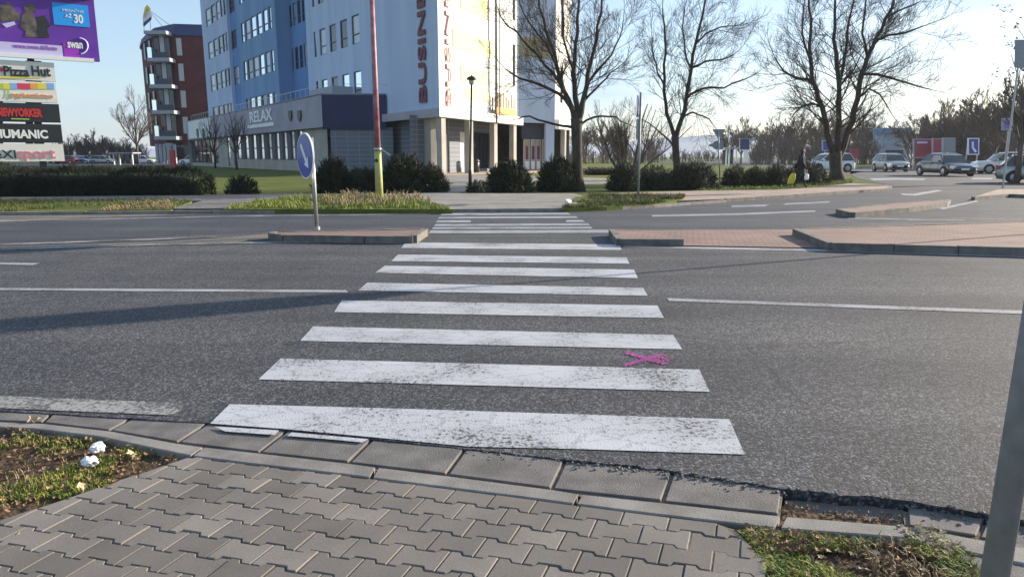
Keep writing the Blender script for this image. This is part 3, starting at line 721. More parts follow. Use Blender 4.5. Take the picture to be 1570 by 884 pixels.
# thin posts on the fascia
mb2 = MB()
for k in range(14):
    p_ = C0+RD*(1.2+k*1.15)+RN*.42; mb2.tube([p_+Vector((0, 0, 5.5)), p_+Vector((0, 0, 6.1))], .025, 4)
mb2.tube([C0+RD*1.2+RN*.42+Vector((0, 0, 6.1)), C0+RD*16.1+RN*.42+Vector((0, 0, 6.1))], .022, 4); mb2.build('railing', MAT['metal'], office)
# columns
for x in (677.5, 720, 757.5, 787):
    u = hu(C0+RN*.1, RD, x); p_ = C0+RN*.05+RD*max(u, .1)
    mb2 = MB(); mb2.box(p_+Vector((0, 0, 2.35)), (.75, .5, 4.7), rzR); mb2.build('column', MAT['beige_wall'], office)
p_ = PR2+RD*2.6+RN*.1; MB().box(p_+Vector((0, 0, 2.2)), (.5, .5, 4.4), rzR).build('column', MAT['beige_wall'], office)
p_ = C0+LD*2.6-LN*.4; MB().box(p_+Vector((0, 0, 2.35)), (1.4, .5, 4.7), rzL).build('column', MAT['beige_wall'], office)
# recessed ground floor walls
wall(MB(), C0+LD*3.3-LN*1.2, LD, LN, 0, 24, 0, 5.0).build('ground_floor_wall', MAT['tile_wall'], office)
GF = C0-RN*3.2
mb2 = wall(MB(), GF, RD, RN, .5, 18.5, 0, 5.0, [(5.4, 7.6, 0, 3.6), (9.9, 11.6, 0, 3.9)]); mb2.build('ground_floor_wall', MAT['tile_wall'], office)
MB().quad(C0+LD*3.3-LN*1.2, GF+RD*.5, GF+RD*.5+Vector((0, 0, 5)), C0+LD*3.3-LN*1.2+Vector((0, 0, 5))).build('ground_floor_wall', MAT['tile_wall'], office)
for h in [(5.4, 7.6, 0, 3.6), (9.9, 11.6, 0, 3.9)]:
    mb2 = MB(); band(mb2, GF, RD, RN, h[0]+.02, h[1]-.02, h[2], h[3]-.02, -.2, .06); mb2.build('door', MAT['wall_white'], office)
# glazed entrance facing us, red posters in the glass
PE = PR1+RD*1.2-RN*.2
for i, (u0, u1) in enumerate(((.2, .95), (1.05, 1.6), (1.7, 2.2), (2.35, 2.95))):
    window(office, PE, S2D, S2N, (u0, u1, .1, 3.3), 'glass_warm', 'frame_light', .0, .32, 'entrance_door')
    mb2 = MB(); band(mb2, PE, S2D, S2N, u0+.05, u1-.05, .15, 1.0, .06, .03); mb2.build('door_panel', MAT['wall_white'], office)
mb2 = MB(); band(mb2, PE, S2D, S2N, .0, 3.1, 3.35, 4.9, -.02, .1); mb2.build('transom', MAT['frame_dark'], office)
mb2 = MB()
for u, s_ in ((1.2, .3), (1.75, .35), (.5, .25)): band(mb2, PE, S2D, S2N, u, u+s_, 1.1, 2.6, .04, .02)
mb2.build('poster', MAT['letter_red'], office)
mb2 = MB(); band(mb2, PE, S2D, S2N, 3.1, 3.7, 0, 5.0, 0, .5); mb2.build('wall', MAT['beige_wall'], office)
mb2 = MB(); band(mb2, PR1, S2D, S2N, 3.1, 4.08, 0, 5.0, -.3, .5); mb2.build('wall', MAT['wall_light'], office)
# shop front behind the last columns
mb2 = MB()
for k in range(5): band(mb2, GF, RD, RN, 12.4+k*.9, 13.2+k*.9, .3, 3.9, .06, .05)
mb2.build('shop_window', MAT['glass_dark'], office)
# red rotated letters
def letters(word, P0, D, N, px, y0, y1, m, parent, sizew, label=None):
    u, z0 = hit(P0, D, px, y0); _, z1 = hit(P0, D, px, y1)
    tmp = MB(); text_into(tmp, word, (0, 0, 0), (1, 0, 0), (0, 1, 0), 1, .1, .022)
    w_ = max(v.x for v in tmp.v); h_ = max(v.y for v in tmp.v)
    L = z1-z0; out = MB(); n_ = N
    Xd = Vector((0, 0, 1)); Yd = D*(-1)
    # text runs upward; the letter tops point to the left as seen from outside
    for v in tmp.v: out.v.append(P0+D*u+N*.12+Vector((0, 0, z0))+Xd*(v.x/w_*L)+ (N.cross(Vector((0, 0, 1))))*((v.y/h_-.5)*sizew)+N*v.z*.8)
    out.f = tmp.f; o_ = out.build('lettering', MAT[m], parent); return o_
letters('BUSINESS CENTER', C0, LD, LN, 650, 160, -300, 'letter_red', office, 1.3)
letters('BUSINESS CENTER', C0, RD, RN, 687, 165, -300, 'letter_pink', office, .72)
# orange signboard on the fascia
sgn = thing('shop_sign', 'small orange and brown sign standing on the white fascia above the columns', 'sign', C0+RD*14+RN*.6+Vector((0, 0, 5.5)))
uo0, uo1 = hu(C0+RN*.55, RD, 761), hu(C0+RN*.55, RD, 791)
mb2 = MB(); band(mb2, C0, RD, RN, uo0, uo1, 5.52, 6.15, .6, .06); mb2.build('panel', MAT['orange'], sgn)
mb2 = MB()
for k, (hh, ww) in enumerate(((1.5, .5), (1.35, .45), (1.6, .3), (1.1, .5), (.9, .25), (1.5, .3), (1.2, .3))):
    band(mb2, C0, RD, RN, uo0+.2+k*.95*(uo1-uo0)/7, uo0+.2+k*.95*(uo1-uo0)/7+ww*.8, 6.2, 6.2+hh*.85, .6, .06)
mb2.build('letter_shapes', MAT['brown'], sgn)
# forecourt under and around the colonnade
mb2 = MB(); mb2.sheet([(p_.x, p_.y) for p_ in (C0+LD*4-LN*1.5, C0+LN*1.2+RN*.5, C0+RN*2.2, C0+RD*14+RN*6, PR2+RN*7, PR3+RN*3, PR3, GF+RD*18, GF)], -.001); struct('forecourt', mb2, 'forecourt')

# low wing on the left, with slot windows and a blue end
WC = P(497, 240, 68.0); WC.z = 0
wing = thing('low_wing', 'low lilac grey annex with slot windows and navy blue end panel', 'building', WC)
uW = (hu(WC, LD, 290)); WZ0, WZ1 = 4.2, 7.25
holes = []
Wi = WC-LN*.4
for k in range(9):
    xa = 366+k*11.2-(8-k)*.6; wd = 6.2
    holes.append((hu(Wi, LD, xa+wd+3.6), hu(Wi, LD, xa+3.6), 1.15, WZ0-.05))
holes.append((hu(Wi, LD, 336), hu(Wi, LD, 293), .5, WZ0-.1)); holes.append((hu(Wi, LD, 354), hu(Wi, LD, 350), 0.2, WZ0-.1)); holes.append((hu(Wi, LD, 362), hu(Wi, LD, 359), 0.2, WZ0-.1))
wall(MB(), Wi, LD, LN, 0, uW, 0, WZ0, holes, .14).build('wall', MAT['beige_wall'], wing)
for i, h in enumerate(holes):
    if i == 9:
        for k in range(7):
            q0_ = h[0]+(h[1]-h[0])*k/7; window(wing, Wi, LD, LN, (q0_, q0_+(h[1]-h[0])/7-.15, h[2], h[3]), 'glass_dark', dep=.12, light=.6)
    else: window(wing, Wi, LD, LN, h, 'glass_sky', dep=.10, light=.45)
for k in range(8):
    lo_, hi_ = holes[k+1][1], holes[k][0]
    if lo_ > hi_: lo_, hi_ = hi_, lo_
    lo_, hi_ = min(holes[k][1], holes[k+1][1]), max(holes[k][0], holes[k+1][0])
    band(mb := MB(), Wi, LD, LN, lo_+.03, hi_-.03, 1.15, WZ0-.06, .03, .07); mb.build('pier', MAT['soffit'], wing)
wall(MB(), WC, LD, LN, 0, uW, WZ0, WZ1).build('fascia', MAT['fascia'], wing)
ED = Vector((math.sin(R(88)), math.cos(R(88)), 0)); EN = Vector((ED.y, -ED.x, 0))
uE = 6.0
wall(MB(), WC, ED, EN, 0, uE, WZ0-.15, WZ1).build('blue_panel', MAT['navy'], wing)
wall(MB(), Wi, ED, EN, .3, uE+.2, 0, WZ0).build('wall', MAT['tile_wall'], wing)
mb2 = MB(); mb2.prism([(p_.x, p_.y) for p_ in (WC, WC+ED*uE, WC+ED*uE+LD*6, C0+LD*96+LN*.2, WC+LD*uW)], WZ1-.1, WZ1+.06); mb2.build('roof', MAT['slab'], wing)
mb2 = MB(); mb2.prism([(p_.x, p_.y) for p_ in (WC, WC+ED*uE, WC+ED*uE+LD*4, WC+LD*uW-LN*3, WC+LD*uW)], WZ0-.02, WZ0+.04); mb2.build('soffit', MAT['soffit'], wing)
wall(MB(), WC+LD*uW, Vector((LN.x, LN.y, 0))*-1, LD, 0, 7, 0, WZ1).build('wall', MAT['beige_wall'], wing)
mb2 = MB()
for k in range(40):
    p_ = WC+LD*(1+k*1.6)-LN*.5; mb2.tube([p_+Vector((0, 0, WZ1)), p_+Vector((0, 0, WZ1+.9))], .03, 4)
mb2.tube([WC+LD*1-LN*.5+Vector((0, 0, WZ1+.9)), WC+LD*63-LN*.5+Vector((0, 0, WZ1+.9))], .03, 4)
mb2.tube([WC-LN*.5+Vector((0, 0, WZ1+.9)), WC+ED*5.8-LN*.4+Vector((0, 0, WZ1+.9))], .03, 4); mb2.build('railing', MAT['metal'], wing)
mb2 = MB(); band(mb2, WC, LD, LN, 5, 12, WZ1, WZ1+1.3, -4.5, 3); mb2.build('roof_housing', MAT['slab'], wing)
ut, zt = hit(WC+LN*.06, LD, 382, 199)
def wtext(word, px0, px1, y0, y1, m, parent, nm='lettering'):
    P0 = WC+LN*.06; ua, za = hit(P0, LD, px0, y0); ub_, _ = hit(P0, LD, px1, y0); _, zb = hit(P0, LD, px0, y1)
    tmp = MB(); text_into(tmp, word, (0, 0, 0), (1, 0, 0), (0, 1, 0), 1, .04, .02)
    w_ = max(v.x for v in tmp.v); h_ = max(v.y for v in tmp.v)
    for i, v in enumerate(tmp.v): tmp.v[i] = P0+LD*(ua+(ub_-ua)*v.x/w_)+LN*v.z+Vector((0, 0, za+(zb-za)*v.y/h_))
    tmp.build(nm, MAT[m], parent)
wtext('RELAX', 383, 418, 188.5, 172, 'white', wing)
mb2 = MB(); ua, za = hit(WC+LN*.06, LD, 380, 196); ub_, zb = hit(WC+LN*.06, LD, 420, 193); band(mb2, WC, LD, LN, ub_, ua, za-.12, za+.28, .06, .04); mb2.build('stripe', MAT['white'], wing)
mb2 = MB(); ua, _ = hit(WC, LD, 291, 217); ub_, _ = hit(WC, LD, 325, 217); band(mb2, WC, LD, LN, ub_, ua, WZ0+.2, WZ1-.1, .05, .05); mb2.build('white_board', MAT['wall_white'], wing)
mb2 = MB()
for x in (303, 312, 445, 459):
    u, z = hit(WC+LN*.1, LD, x, 240 - (64 if x > 400 else 37)); sz = 1.1 if x < 400 else .8
    band(mb2, WC, LD, LN, u-sz/2*1.2, u+sz/2*1.2, z-sz/2, z+sz/2, .12, .12); band(mb2, WC, LD, LN, u-sz/4, u+sz/4, z-sz*.8, z-sz/2, .12, .1)
mb2.build('fascia_emblem', MAT['frame_dark'], wing)

# red brick building further left
YB = 160.0
def PB(x, y): return P(x, y, YB)
bw = 1/F*YB
BB = PB(285, 250); BB.z = 0
brick = thing('brick_building', 'dark red brick apartment block with stacked corner balconies and blue curved roof band', 'building', BB)
Xp = lambda x: P(x, 130, YB).x
XY = lambda x, Y, y=70: (P(x, y, Y).x, Y)
foot = [XY(322, YB+2), XY(270, YB), XY(241, YB+2), XY(230, YB+6), XY(220, YB+12), XY(216, YB+20), XY(240, YB+40), XY(322, YB+40)]
zf = lambda y: P(270, y, YB).z
mb2 = MB(); mb2.prism(foot, zf(222), zf(52)); mb2.build('wall', MAT['brick_red'], brick)
mb2 = MB(); f2 = [(x-(.25 if x < Xp(250) else 0), y-.25) for x, y in foot]
st = len(mb2.v); tops = [zf(36), zf(37), zf(41), zf(44), zf(47), zf(50), zf(46), zf(40)]
for (x, y), tz in zip(f2, tops): mb2.v += [Vector((x, y, zf(54))), Vector((x, y, tz))]
m_ = len(f2)
for i in range(m_): j = (i+1) % m_; mb2.f.append((2*i, 2*j, 2*j+1, 2*i+1))
mb2.f.append(tuple(2*i+1 for i in range(m_))); mb2.build('roof', MAT['roof_blue'], brick)
mb2 = MB(); mb2.prism([(x*1.0+(1 if x < Xp(250) else -1), y+2) for x, y in foot], 0, zf(222)); mb2.build('ground_floor', MAT['glass_dark'], brick)
for x in (236, 242, 248, 254, 263):
    MB().box((Xp(x), YB-1.2, zf(221)/2), (.55, .55, zf(221))).build('column', MAT['slab'], brick)
for yy in (94, 134, 173, 212):
    bal = MB().box(((Xp(238)+Xp(272))/2, YB-.6, zf(yy)), (Xp(272)-Xp(238), 4.2, .75)).build('balcony', MAT['slab'], brick)
    MB().box((Xp(240), YB-1.4, zf(yy)+1.3), (.9, .9, 2.6)).build('glass_bay', MAT['glass_sky'], bal)
    MB().box(((Xp(246)+Xp(272))/2, YB-2.3, zf(yy)+1.0), (Xp(272)-Xp(246), .08, 1.2)).build('railing', MAT['frame_dark'], bal)
    for x in (246, 254, 262):
        MB().box((Xp(x), YB+.02, zf(yy)+3.0), (.95, .3, 4.4)).build('balcony_window', MAT['glass_dark' if x != 254 else 'frame_light'], brick)
MB().box(((Xp(237)+Xp(270))/2, YB-.6, zf(53)), (Xp(270)-Xp(237), 4.2, .7)).build('canopy', MAT['slab'], brick)
for yy in (60, 99, 140, 180):
    MB().box((Xp(279), YB+.15, zf(yy+12)), (1.0, .3, 3.6)).build('window', MAT['frame_light'], brick)
    for x in (222.5, 230.5): 
        MB().box((*XY(x, YB+(9.2 if x < 225 else 5.4)), zf(yy+12)+.3), (1.0, .5, 3.6), R(-48)).build('window', MAT['glass_dark'], brick)
# rooftop sign
emb = thing('rooftop_sign', 'yellow and white sail shaped sign on the brick block roof', 'sign', (Xp(225), YB+20, zf(50)))
e = 20.0
def sail(pts, m, off, nm):
    mb2 = MB(); P3 = [P(x, y, YB+e-off) for x, y in pts]; P4 = [P(x, y, YB+e+.3-off) for x, y in pts]
    n_ = len(pts); mb2.v += P3+P4; mb2.f.append(tuple(range(n_))); mb2.f.append(tuple(range(2*n_-1, n_-1, -1)))
    for i in range(n_): j = (i+1) % n_; mb2.f.append((i, n_+i, n_+j, j))
    return mb2.build(nm, MAT[m], emb)
sail([(219, 40), (219, 26), (222, 12), (226, 7), (231, 14), (233, 25), (232, 31)], 'white', 0, 'panel'); sail([(219.5, 24), (222, 12), (226, 7.5), (231, 14), (229, 17), (225, 13), (221, 27)], 'yellow', .4, 'yellow_shape'); sail([(220, 42), (220, 35), (232, 25.5), (232, 31)], 'roof_blue', .4, 'blue_shape')
mb2 = MB(); 
for a, b_ in (((226, 14), (262, 40)), ((230, 18), (250, 42)), ((221, 40), (221, 48)), ((230, 30), (231, 46))): mb2.tube([P(*a, YB+e+.5), P(*b_, YB+e-1)], .06, 4)
mb2.build('stay_wire', MAT['frame_dark'], emb)

# ============================================================ VEGETATION
def branch(mb, p, d, L, r, lvl, rng, up=.25, wob=.22, kids=(5, 7), ksp=.75, shrink=.62, nseg=4, twig_r=.006, start=.25):
    pts = [p.copy()]; rad = [r]; d = d.normalized(); q = p.copy()
    for i in range(nseg):
        d = (d + Vector((rng.uniform(-1, 1), rng.uniform(-1, 1), rng.uniform(-1, 1)))*wob + Vector((0, 0, up*.4))).normalized()
        q = q + d*(L/nseg); pts.append(q.copy()); rad.append(max(twig_r*.6, r*(1-.72*(i+1)/nseg)))
    mb.tube(pts, rad, 5 if r > .04 else 3, cap=False)
    if lvl <= 0: return
    for k in range(rng.randint(*kids)):
        f = start + (1-start)*(k+rng.random())/kids[1]; f = min(f, .98)
        x = f*nseg; i = int(x); a = pts[i].lerp(pts[min(i+1, nseg)], x-i); dd = (pts[min(i+1, nseg)]-pts[i]).normalized()
        side = dd.orthogonal().normalized(); side = Matrix.Rotation(rng.uniform(0, 6.283), 3, dd) @ side
        nd = (dd + side*ksp*rng.uniform(.7, 1.3) + Vector((0, 0, up*.5))).normalized()
        branch(mb, a, nd, L*shrink*(1.1-.5*f)*rng.uniform(.7, 1.15), max(twig_r, rad[i]*.55), lvl-1, rng, up, wob, kids, ksp, shrink, 3, twig_r, .15)
def limb_z0(limbs, Y):
    lo = min(P(x, y, Y).z for l_ in limbs for x, y, r in l_); return lo + 1.5
def guided_tree(name, label, cat, trunk, limbs, Y, seed, group=None, px=1.0, lvl=2, twig=.007, tl=1.0, kids=(4, 7)):
    """trunk and limbs as outlines seen from the road, given their own depth and thickness"""
    rng = random.Random(seed); base = P(trunk[0][0], trunk[0][1], Y); base.z = -.05
    root = thing(name, label, cat, base, group=group); k_ = Y/F
    mb = MB(); pts = [P(x, y, Y) for x, y, r in trunk]; pts[0].z = -.1
    mb.tube(pts, [r*k_*(1.35 if i == 0 else 1) for i, (x, y, r) in enumerate(trunk)], 12)
    mb.build('trunk', MAT['bark'], root, smooth=True)
    mb = MB()
    zmin = limb_z0(limbs, Y)
    for limb in limbs:
        off = 0; amp = rng.uniform(-1, 1); pts = []; rad = []
        for i, (x, y, r) in enumerate(limb):
            off = amp*i*.42; pts.append(P(x, y, Y+off)); rad.append(r*k_)
        # add a little crookedness between guide points
        P2 = [pts[0]]; R2 = [rad[0]]
        for i in range(1, len(pts)):
            md = pts[i-1].lerp(pts[i], .5)+Vector((rng.uniform(-1, 1), rng.uniform(-1, 1), rng.uniform(-.5, .5)))*.09; P2 += [md, pts[i]]; R2 += [(rad[i-1]+rad[i])/2, rad[i]]
        mb.tube(P2, R2, 7, cap=False)
        tot = sum((P2[i+1]-P2[i]).length for i in range(len(P2)-1))
        for i in range(1, len(P2)):
            dd = (P2[i]-P2[i-1]).normalized(); f = i/len(P2)
            for k in range(0 if (P2[i].z < zmin) else rng.randint(2, 3)):
                side = Matrix.Rotation(rng.uniform(0, 6.283), 3, dd) @ dd.orthogonal().normalized()
                nd = (dd*.7+side*rng.uniform(.7, 1.2)+Vector((0, 0, .05))).normalized()
                branch(mb, P2[i].lerp(P2[i-1], rng.random()), nd, tl*rng.uniform(1.3, 3.1)*(1.2-.45*f), max(.012, R2[i]*.30), lvl, rng, .16, .2, kids, .7, .58, 4, twig)
        dd = (P2[-1]-P2[-2]).normalized(); branch(mb, P2[-1], dd, tl*2.0, R2[-1]*.8, lvl, rng, .3, .2, kids, .7, .6, 4, twig)
    mb.build('crown', MAT['bark'], root); return root
guided_tree('bare_tree', 'large bare tree with a dark trunk right in front of the office block corner', 'tree',
    [(887, 293, 9), (886, 270, 7.6), (885, 235, 7.4), (884, 205, 8), (884, 182, 9)],
    [[(881, 186, 5), (874, 160, 4.2), (864, 138, 3.6), (853, 100, 3), (842, 62, 2.5), (834, 30, 2), (826, -6, 1.6), (820, -50, 1)],
     [(884, 186, 5), (882, 150, 4.4), (879, 110, 3.8), (882, 70, 3), (885, 30, 2.4), (889, -15, 1.8), (890, -60, 1)],
     [(887, 186, 5), (893, 158, 4.2), (900, 130, 3.6), (906, 95, 3), (915, 58, 2.4), (922, 20, 1.8), (926, -25, 1.2)],
     [(880, 170, 3.4), (866, 152, 2.8), (845, 138, 2.4), (820, 127, 2), (796, 120, 1.5), (775, 106, 1)],
     [(882, 196, 2.4), (862, 193, 2), (838, 187, 1.7), (812, 178, 1.4), (796, 182, 1)],
     [(888, 196, 2), (900, 184, 1.7), (922, 178, 1.5), (945, 179, 1.2), (962, 190, .8)],
     [(868, 145, 2.8), (848, 112, 2.3), (824, 84, 2), (800, 60, 1.6), (778, 40, 1.2), (764, 14, .8)],
     [(880, 110, 2.2), (868, 74, 1.8), (864, 40, 1.5), (860, 0, 1.1)],
     [(901, 128, 2.2), (920, 104, 1.8), (938, 84, 1.4), (950, 58, 1), (955, 36, .7)],
     [(853, 100, 2), (836, 66, 1.6), (812, 36, 1.3), (798, 8, 1)],
     [(893, 158, 2), (912, 138, 1.6), (930, 120, 1.3), (948, 104, .9)]], 31.5, 5, lvl=2, twig=.006, tl=.75)
guided_tree('bare_tree', 'slim bare tree with a forked trunk left of the triangular sign back', 'tree',
    [(1041, 284, 7), (1038, 255, 5.4), (1036, 230, 5.2), (1035, 208, 5.6)],
    [[(1034, 210, 3.4), (1028, 190, 2.9), (1021, 160, 2.5), (1019, 120, 2.1), (1021, 80, 1.7), (1019, 40, 1.3), (1016, 14, .9)],
     [(1036, 210, 4), (1044, 185, 3.5), (1052, 150, 3.1), (1060, 105, 2.6), (1067, 65, 2.1), (1077, 25, 1.7), (1088, -20, 1.2)],
     [(1052, 152, 2.2), (1068, 140, 1.9), (1088, 134, 1.6), (1110, 135, 1.3), (1140, 122, .9)],
     [(1061, 104, 1.8), (1080, 95, 1.5), (1104, 92, 1.2), (1124, 84, .8)], [(1066, 66, 1.6), (1082, 52, 1.3), (1104, 42, 1), (1126, 40, .7)],
     [(1034, 226, 1.6), (1018, 208, 1.3), (1004, 196, 1), (990, 186, .7)], [(1045, 182, 1.7), (1062, 172, 1.4), (1078, 178, 1.1), (1092, 190, .7)],
     [(1020, 140, 1.5), (1008, 112, 1.2), (1002, 86, .9), (1000, 60, .6)], [(1060, 106, 1.6), (1050, 76, 1.3), (1046, 44, 1), (1050, 14, .7)]], 37.5, 9, lvl=2, twig=.006, tl=.8)
guided_tree('bare_tree', 'biggest bare tree, three limbs rising from one foot right of the walking person', 'tree',
    [(1283, 277, 11), (1282, 262, 9), (1281, 246, 9), (1281, 232, 9.5)],
    [[(1278, 238, 5.4), (1273, 222, 4.6), (1267, 190, 4.1), (1261, 165, 3.7), (1252, 138, 3.2), (1244, 105, 2.6), (1241, 70, 2.3), (1244, 30, 1.8), (1240, -5, 1.3)],
     [(1282, 238, 5.4), (1284, 205, 4.5), (1286, 170, 3.8), (1287, 140, 3.3), (1283, 100, 3.2), (1278, 60, 2.4), (1280, 20, 1.8), (1281, -20, 1.2)],
     [(1286, 240, 5.4), (1296, 215, 4.9), (1308, 186, 4.4), (1315, 152, 4), (1320, 115, 3.6), (1330, 88, 3.2), (1342, 60, 2.7), (1357, 30, 2.4), (1372, -5, 1.6)],
     [(1253, 138, 2.6), (1240, 122, 2.2), (1218, 118, 1.8), (1202, 110, 1.4), (1188, 88, .9)],
     [(1286, 140, 2.8), (1292, 108, 2.4), (1298, 70, 2), (1302, 30, 1.6), (1312, -12, 1)],
     [(1322, 114, 2.4), (1345, 114, 2), (1370, 121, 1.7), (1400, 130, 1.3), (1426, 137, .8)],
     [(1342, 62, 2.2), (1362, 54, 1.8), (1390, 50, 1.4), (1416, 40, .9)], [(1330, 88, 2), (1322, 52, 1.6), (1326, 20, 1.2), (1330, -10, .8)],
     [(1246, 108, 2), (1234, 70, 1.6), (1230, 34, 1.2), (1234, 0, .8)], [(1262, 165, 1.8), (1246, 158, 1.4), (1228, 165, 1.1), (1214, 180, .7)],
     [(1316, 150, 1.8), (1332, 136, 1.5), (1350, 146, 1.2), (1362, 166, .8)], [(1288, 132, 1.8), (1300, 118, 1.4), (1314, 98, 1.1)],
     [(1358, 28, 1.7), (1384, 14, 1.3), (1408, 4, .9)]], 44, 21, lvl=2, twig=.008, tl=1.05)
# many stemmed bush tree
rng = random.Random(4); b0 = P(962, 264, 46); b0.z = -.05
rt = thing('bush_tree', 'wide bare many stemmed bush tree between the two slender trees', 'tree', b0)
mb = MB()
for k in range(13):
    a = rng.uniform(0, 6.283); ti = rng.uniform(.25, .95); d = Vector((math.cos(a)*ti, math.sin(a)*ti*.7, 1))
    branch(mb, b0+Vector((math.cos(a)*.2, math.sin(a)*.2, 0)), d, rng.uniform(3.4, 5.4), rng.uniform(.06, .12), 3, rng, .28, .2, (4, 7), .7, .55, 5, .007, .2)
mb.build('crown', MAT['bark_far'], rt)
# young trees in front of the annex and the one by the brick block
def free_tree(name, label, x, yb, Y, height, seed, m='bark_far', spread=.6, lvl=3, group=None, tw=.012, cat='tree', trunk_f=.3, n_=6, kids=(4, 7)):
    rng = random.Random(seed); b_ = P(x, yb, Y); b_.z = -.05; root = thing(name, label, cat, b_, group=group)
    th = height*trunk_f; r = height*.016
    MB().tube([b_, b_+Vector((.03, 0, th*.5)), b_+Vector((0, .02, th))], [r*1.3, r, r*.9], 8).build('trunk', MAT[m], root, smooth=True)
    mb = MB(); top = b_+Vector((0, .02, th))
    branch(mb, top, Vector((0, 0, 1)), height*.62, r*.8, lvl, rng, .3, .12, kids, .8, .55, 6, tw, .1)
    for k in range(n_):
        a = k*2.4+rng.random(); s_ = spread*rng.uniform(.6, 1.3)
        branch(mb, b_+Vector((0, 0, th*rng.uniform(.75, 1.1))), Vector((math.cos(a)*s_, math.sin(a)*s_, 1)), height*rng.uniform(.4, .6), r*.6, lvl, rng, .3, .16, kids, .75, .55, 5, tw, .15)
    mb.build('crown', MAT[m], root); return root
free_tree('young_tree', 'thin young bare tree left of the RELAX lettering, leaning on no stake', 330, 256, 92, 7.6, 31, 'bark', lvl=2, spread=.5)
free_tree('young_tree', 'thin young bare tree directly in front of the RELAX lettering', 363, 258, 84, 7.4, 32, 'bark', lvl=2, spread=.5)
bigt = free_tree('bare_tree', 'bare spreading tree beside the left end of the red brick building', 212, 250, 135, 13.5, 33, 'bark_far', lvl=3, spread=.8, tw=.022)

def bush(name, label, pxl, pxr, ytop, ybase, Y=None, seed=1, n=900, m='yew', cat='shrub', depth=None, group=None, boxy=False, spray=.16):
    rng = random.Random(seed); b_ = G((pxl+pxr)/2, ybase, 0.0); Y = b_.y; k_ = Y/F; b_.z = -.03
    W = (pxr-pxl)*k_/2; Hh = (ybase-ytop)*k_*1.02; D = depth or W*.9; b_.y += D*.8; W *= b_.y/Y; Hh *= b_.y/Y
    mb = MB()
    for i in range(n):
        a = rng.uniform(0, 6.283); 
        if boxy:
            u = Vector((rng.uniform(-1, 1), rng.uniform(-1, 1), rng.uniform(0, 1)))
            k = rng.random()
            if k < .45: u.y = -1
            elif k < .8: u.z = 1
            elif k < .9: u.x = rng.choice((-1, 1))
            u = Vector((u.x, u.y*rng.uniform(.85, 1), u.z*rng.uniform(.9, 1)*(1-.35*abs(u.x)**12)*(1+.26*mnoise.noise(Vector((u.x*W*.7, seed, 0)))+.14*mnoise.noise(Vector((u.x*W*2.6, u.y*2, 4)))) ))
            o_ = Vector((u.x*W, u.y*D, u.z*Hh*.93)); out = Vector((u.x*.3, u.y*.8, .9)).normalized()
        else:
            ph = math.acos(1-rng.random()*1.05 if rng.random() < .9 else rng.uniform(-.3, 1)); rr_ = rng.uniform(.55, 1)**.5
            lump = 1+.16*mnoise.noise(Vector((math.cos(a)*1.7+seed, math.sin(a)*1.7, ph*1.5)))
            o_ = Vector((math.cos(a)*math.sin(ph)*W, math.sin(a)*math.sin(ph)*D, math.cos(ph)*Hh*.92))*rr_*lump
            o_.z = max(.04, o_.z+.02*Hh); out = Vector((o_.x/W, o_.y/D, o_.z/Hh+.45)).normalized()
        out = (out+Vector((rng.uniform(-1, 1), rng.uniform(-1, 1), rng.uniform(-.6, 1)))*.45).normalized()
        L = spray*rng.uniform(.6, 1.5); side = out.orthogonal().normalized()
        for q in range(5):
            sd_ = Matrix.Rotation(rng.uniform(0, 6.283), 3, out) @ side; t0 = b_+o_+out*(L*q*.16); tip = t0+(out+sd_*rng.uniform(.5, 1)).normalized()*L*.5; w_ = out.cross(sd_)*(L*.085)
            mb.quad(t0-w_*.6, t0+w_*.6, tip+w_*.35, tip-w_*.35)
        w_ = side*(L*.05); mb.quad(b_+o_-w_, b_+o_+w_, b_+o_+out*L+w_*.3, b_+o_+out*L-w_*.3)
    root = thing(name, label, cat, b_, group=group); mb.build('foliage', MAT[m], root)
    c_ = MB(); bm_ = bmesh.new(); bmesh.ops.create_icosphere(bm_, subdivisions=3, radius=1)  # solid dark core added inside the foliage to block light, no real stems
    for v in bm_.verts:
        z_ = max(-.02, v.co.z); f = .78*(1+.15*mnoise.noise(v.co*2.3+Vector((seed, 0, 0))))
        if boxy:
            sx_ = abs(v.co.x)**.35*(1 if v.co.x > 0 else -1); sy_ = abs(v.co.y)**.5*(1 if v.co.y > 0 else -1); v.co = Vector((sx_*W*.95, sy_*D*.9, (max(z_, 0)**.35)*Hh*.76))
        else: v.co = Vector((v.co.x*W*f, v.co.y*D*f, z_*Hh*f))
    c_.v = [b_+v.co for v in bm_.verts]; c_.f = [tuple(v.index for v in f_.verts) for f_ in bm_.faces]; bm_.free(); c_.build('light_block_core', MAT['yew_core'], root)
    return root
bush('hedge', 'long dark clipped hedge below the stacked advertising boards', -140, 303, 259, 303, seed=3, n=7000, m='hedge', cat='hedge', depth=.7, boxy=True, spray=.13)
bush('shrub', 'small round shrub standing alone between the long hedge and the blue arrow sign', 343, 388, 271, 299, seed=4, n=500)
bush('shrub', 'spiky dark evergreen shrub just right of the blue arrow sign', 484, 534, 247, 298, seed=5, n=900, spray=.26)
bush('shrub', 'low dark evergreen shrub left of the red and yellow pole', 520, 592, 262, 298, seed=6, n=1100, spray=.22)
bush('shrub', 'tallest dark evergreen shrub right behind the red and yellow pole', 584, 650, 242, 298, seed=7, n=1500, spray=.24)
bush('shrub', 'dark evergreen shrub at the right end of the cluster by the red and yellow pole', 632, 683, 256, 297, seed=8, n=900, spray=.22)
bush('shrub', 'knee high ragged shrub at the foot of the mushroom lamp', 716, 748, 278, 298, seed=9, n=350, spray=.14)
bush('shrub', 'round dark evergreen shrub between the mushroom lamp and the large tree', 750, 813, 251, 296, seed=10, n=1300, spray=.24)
bush('shrub', 'upright dark evergreen shrub touching the left side of the large tree trunk', 827, 883, 244, 294, seed=11, n=1200, spray=.24)
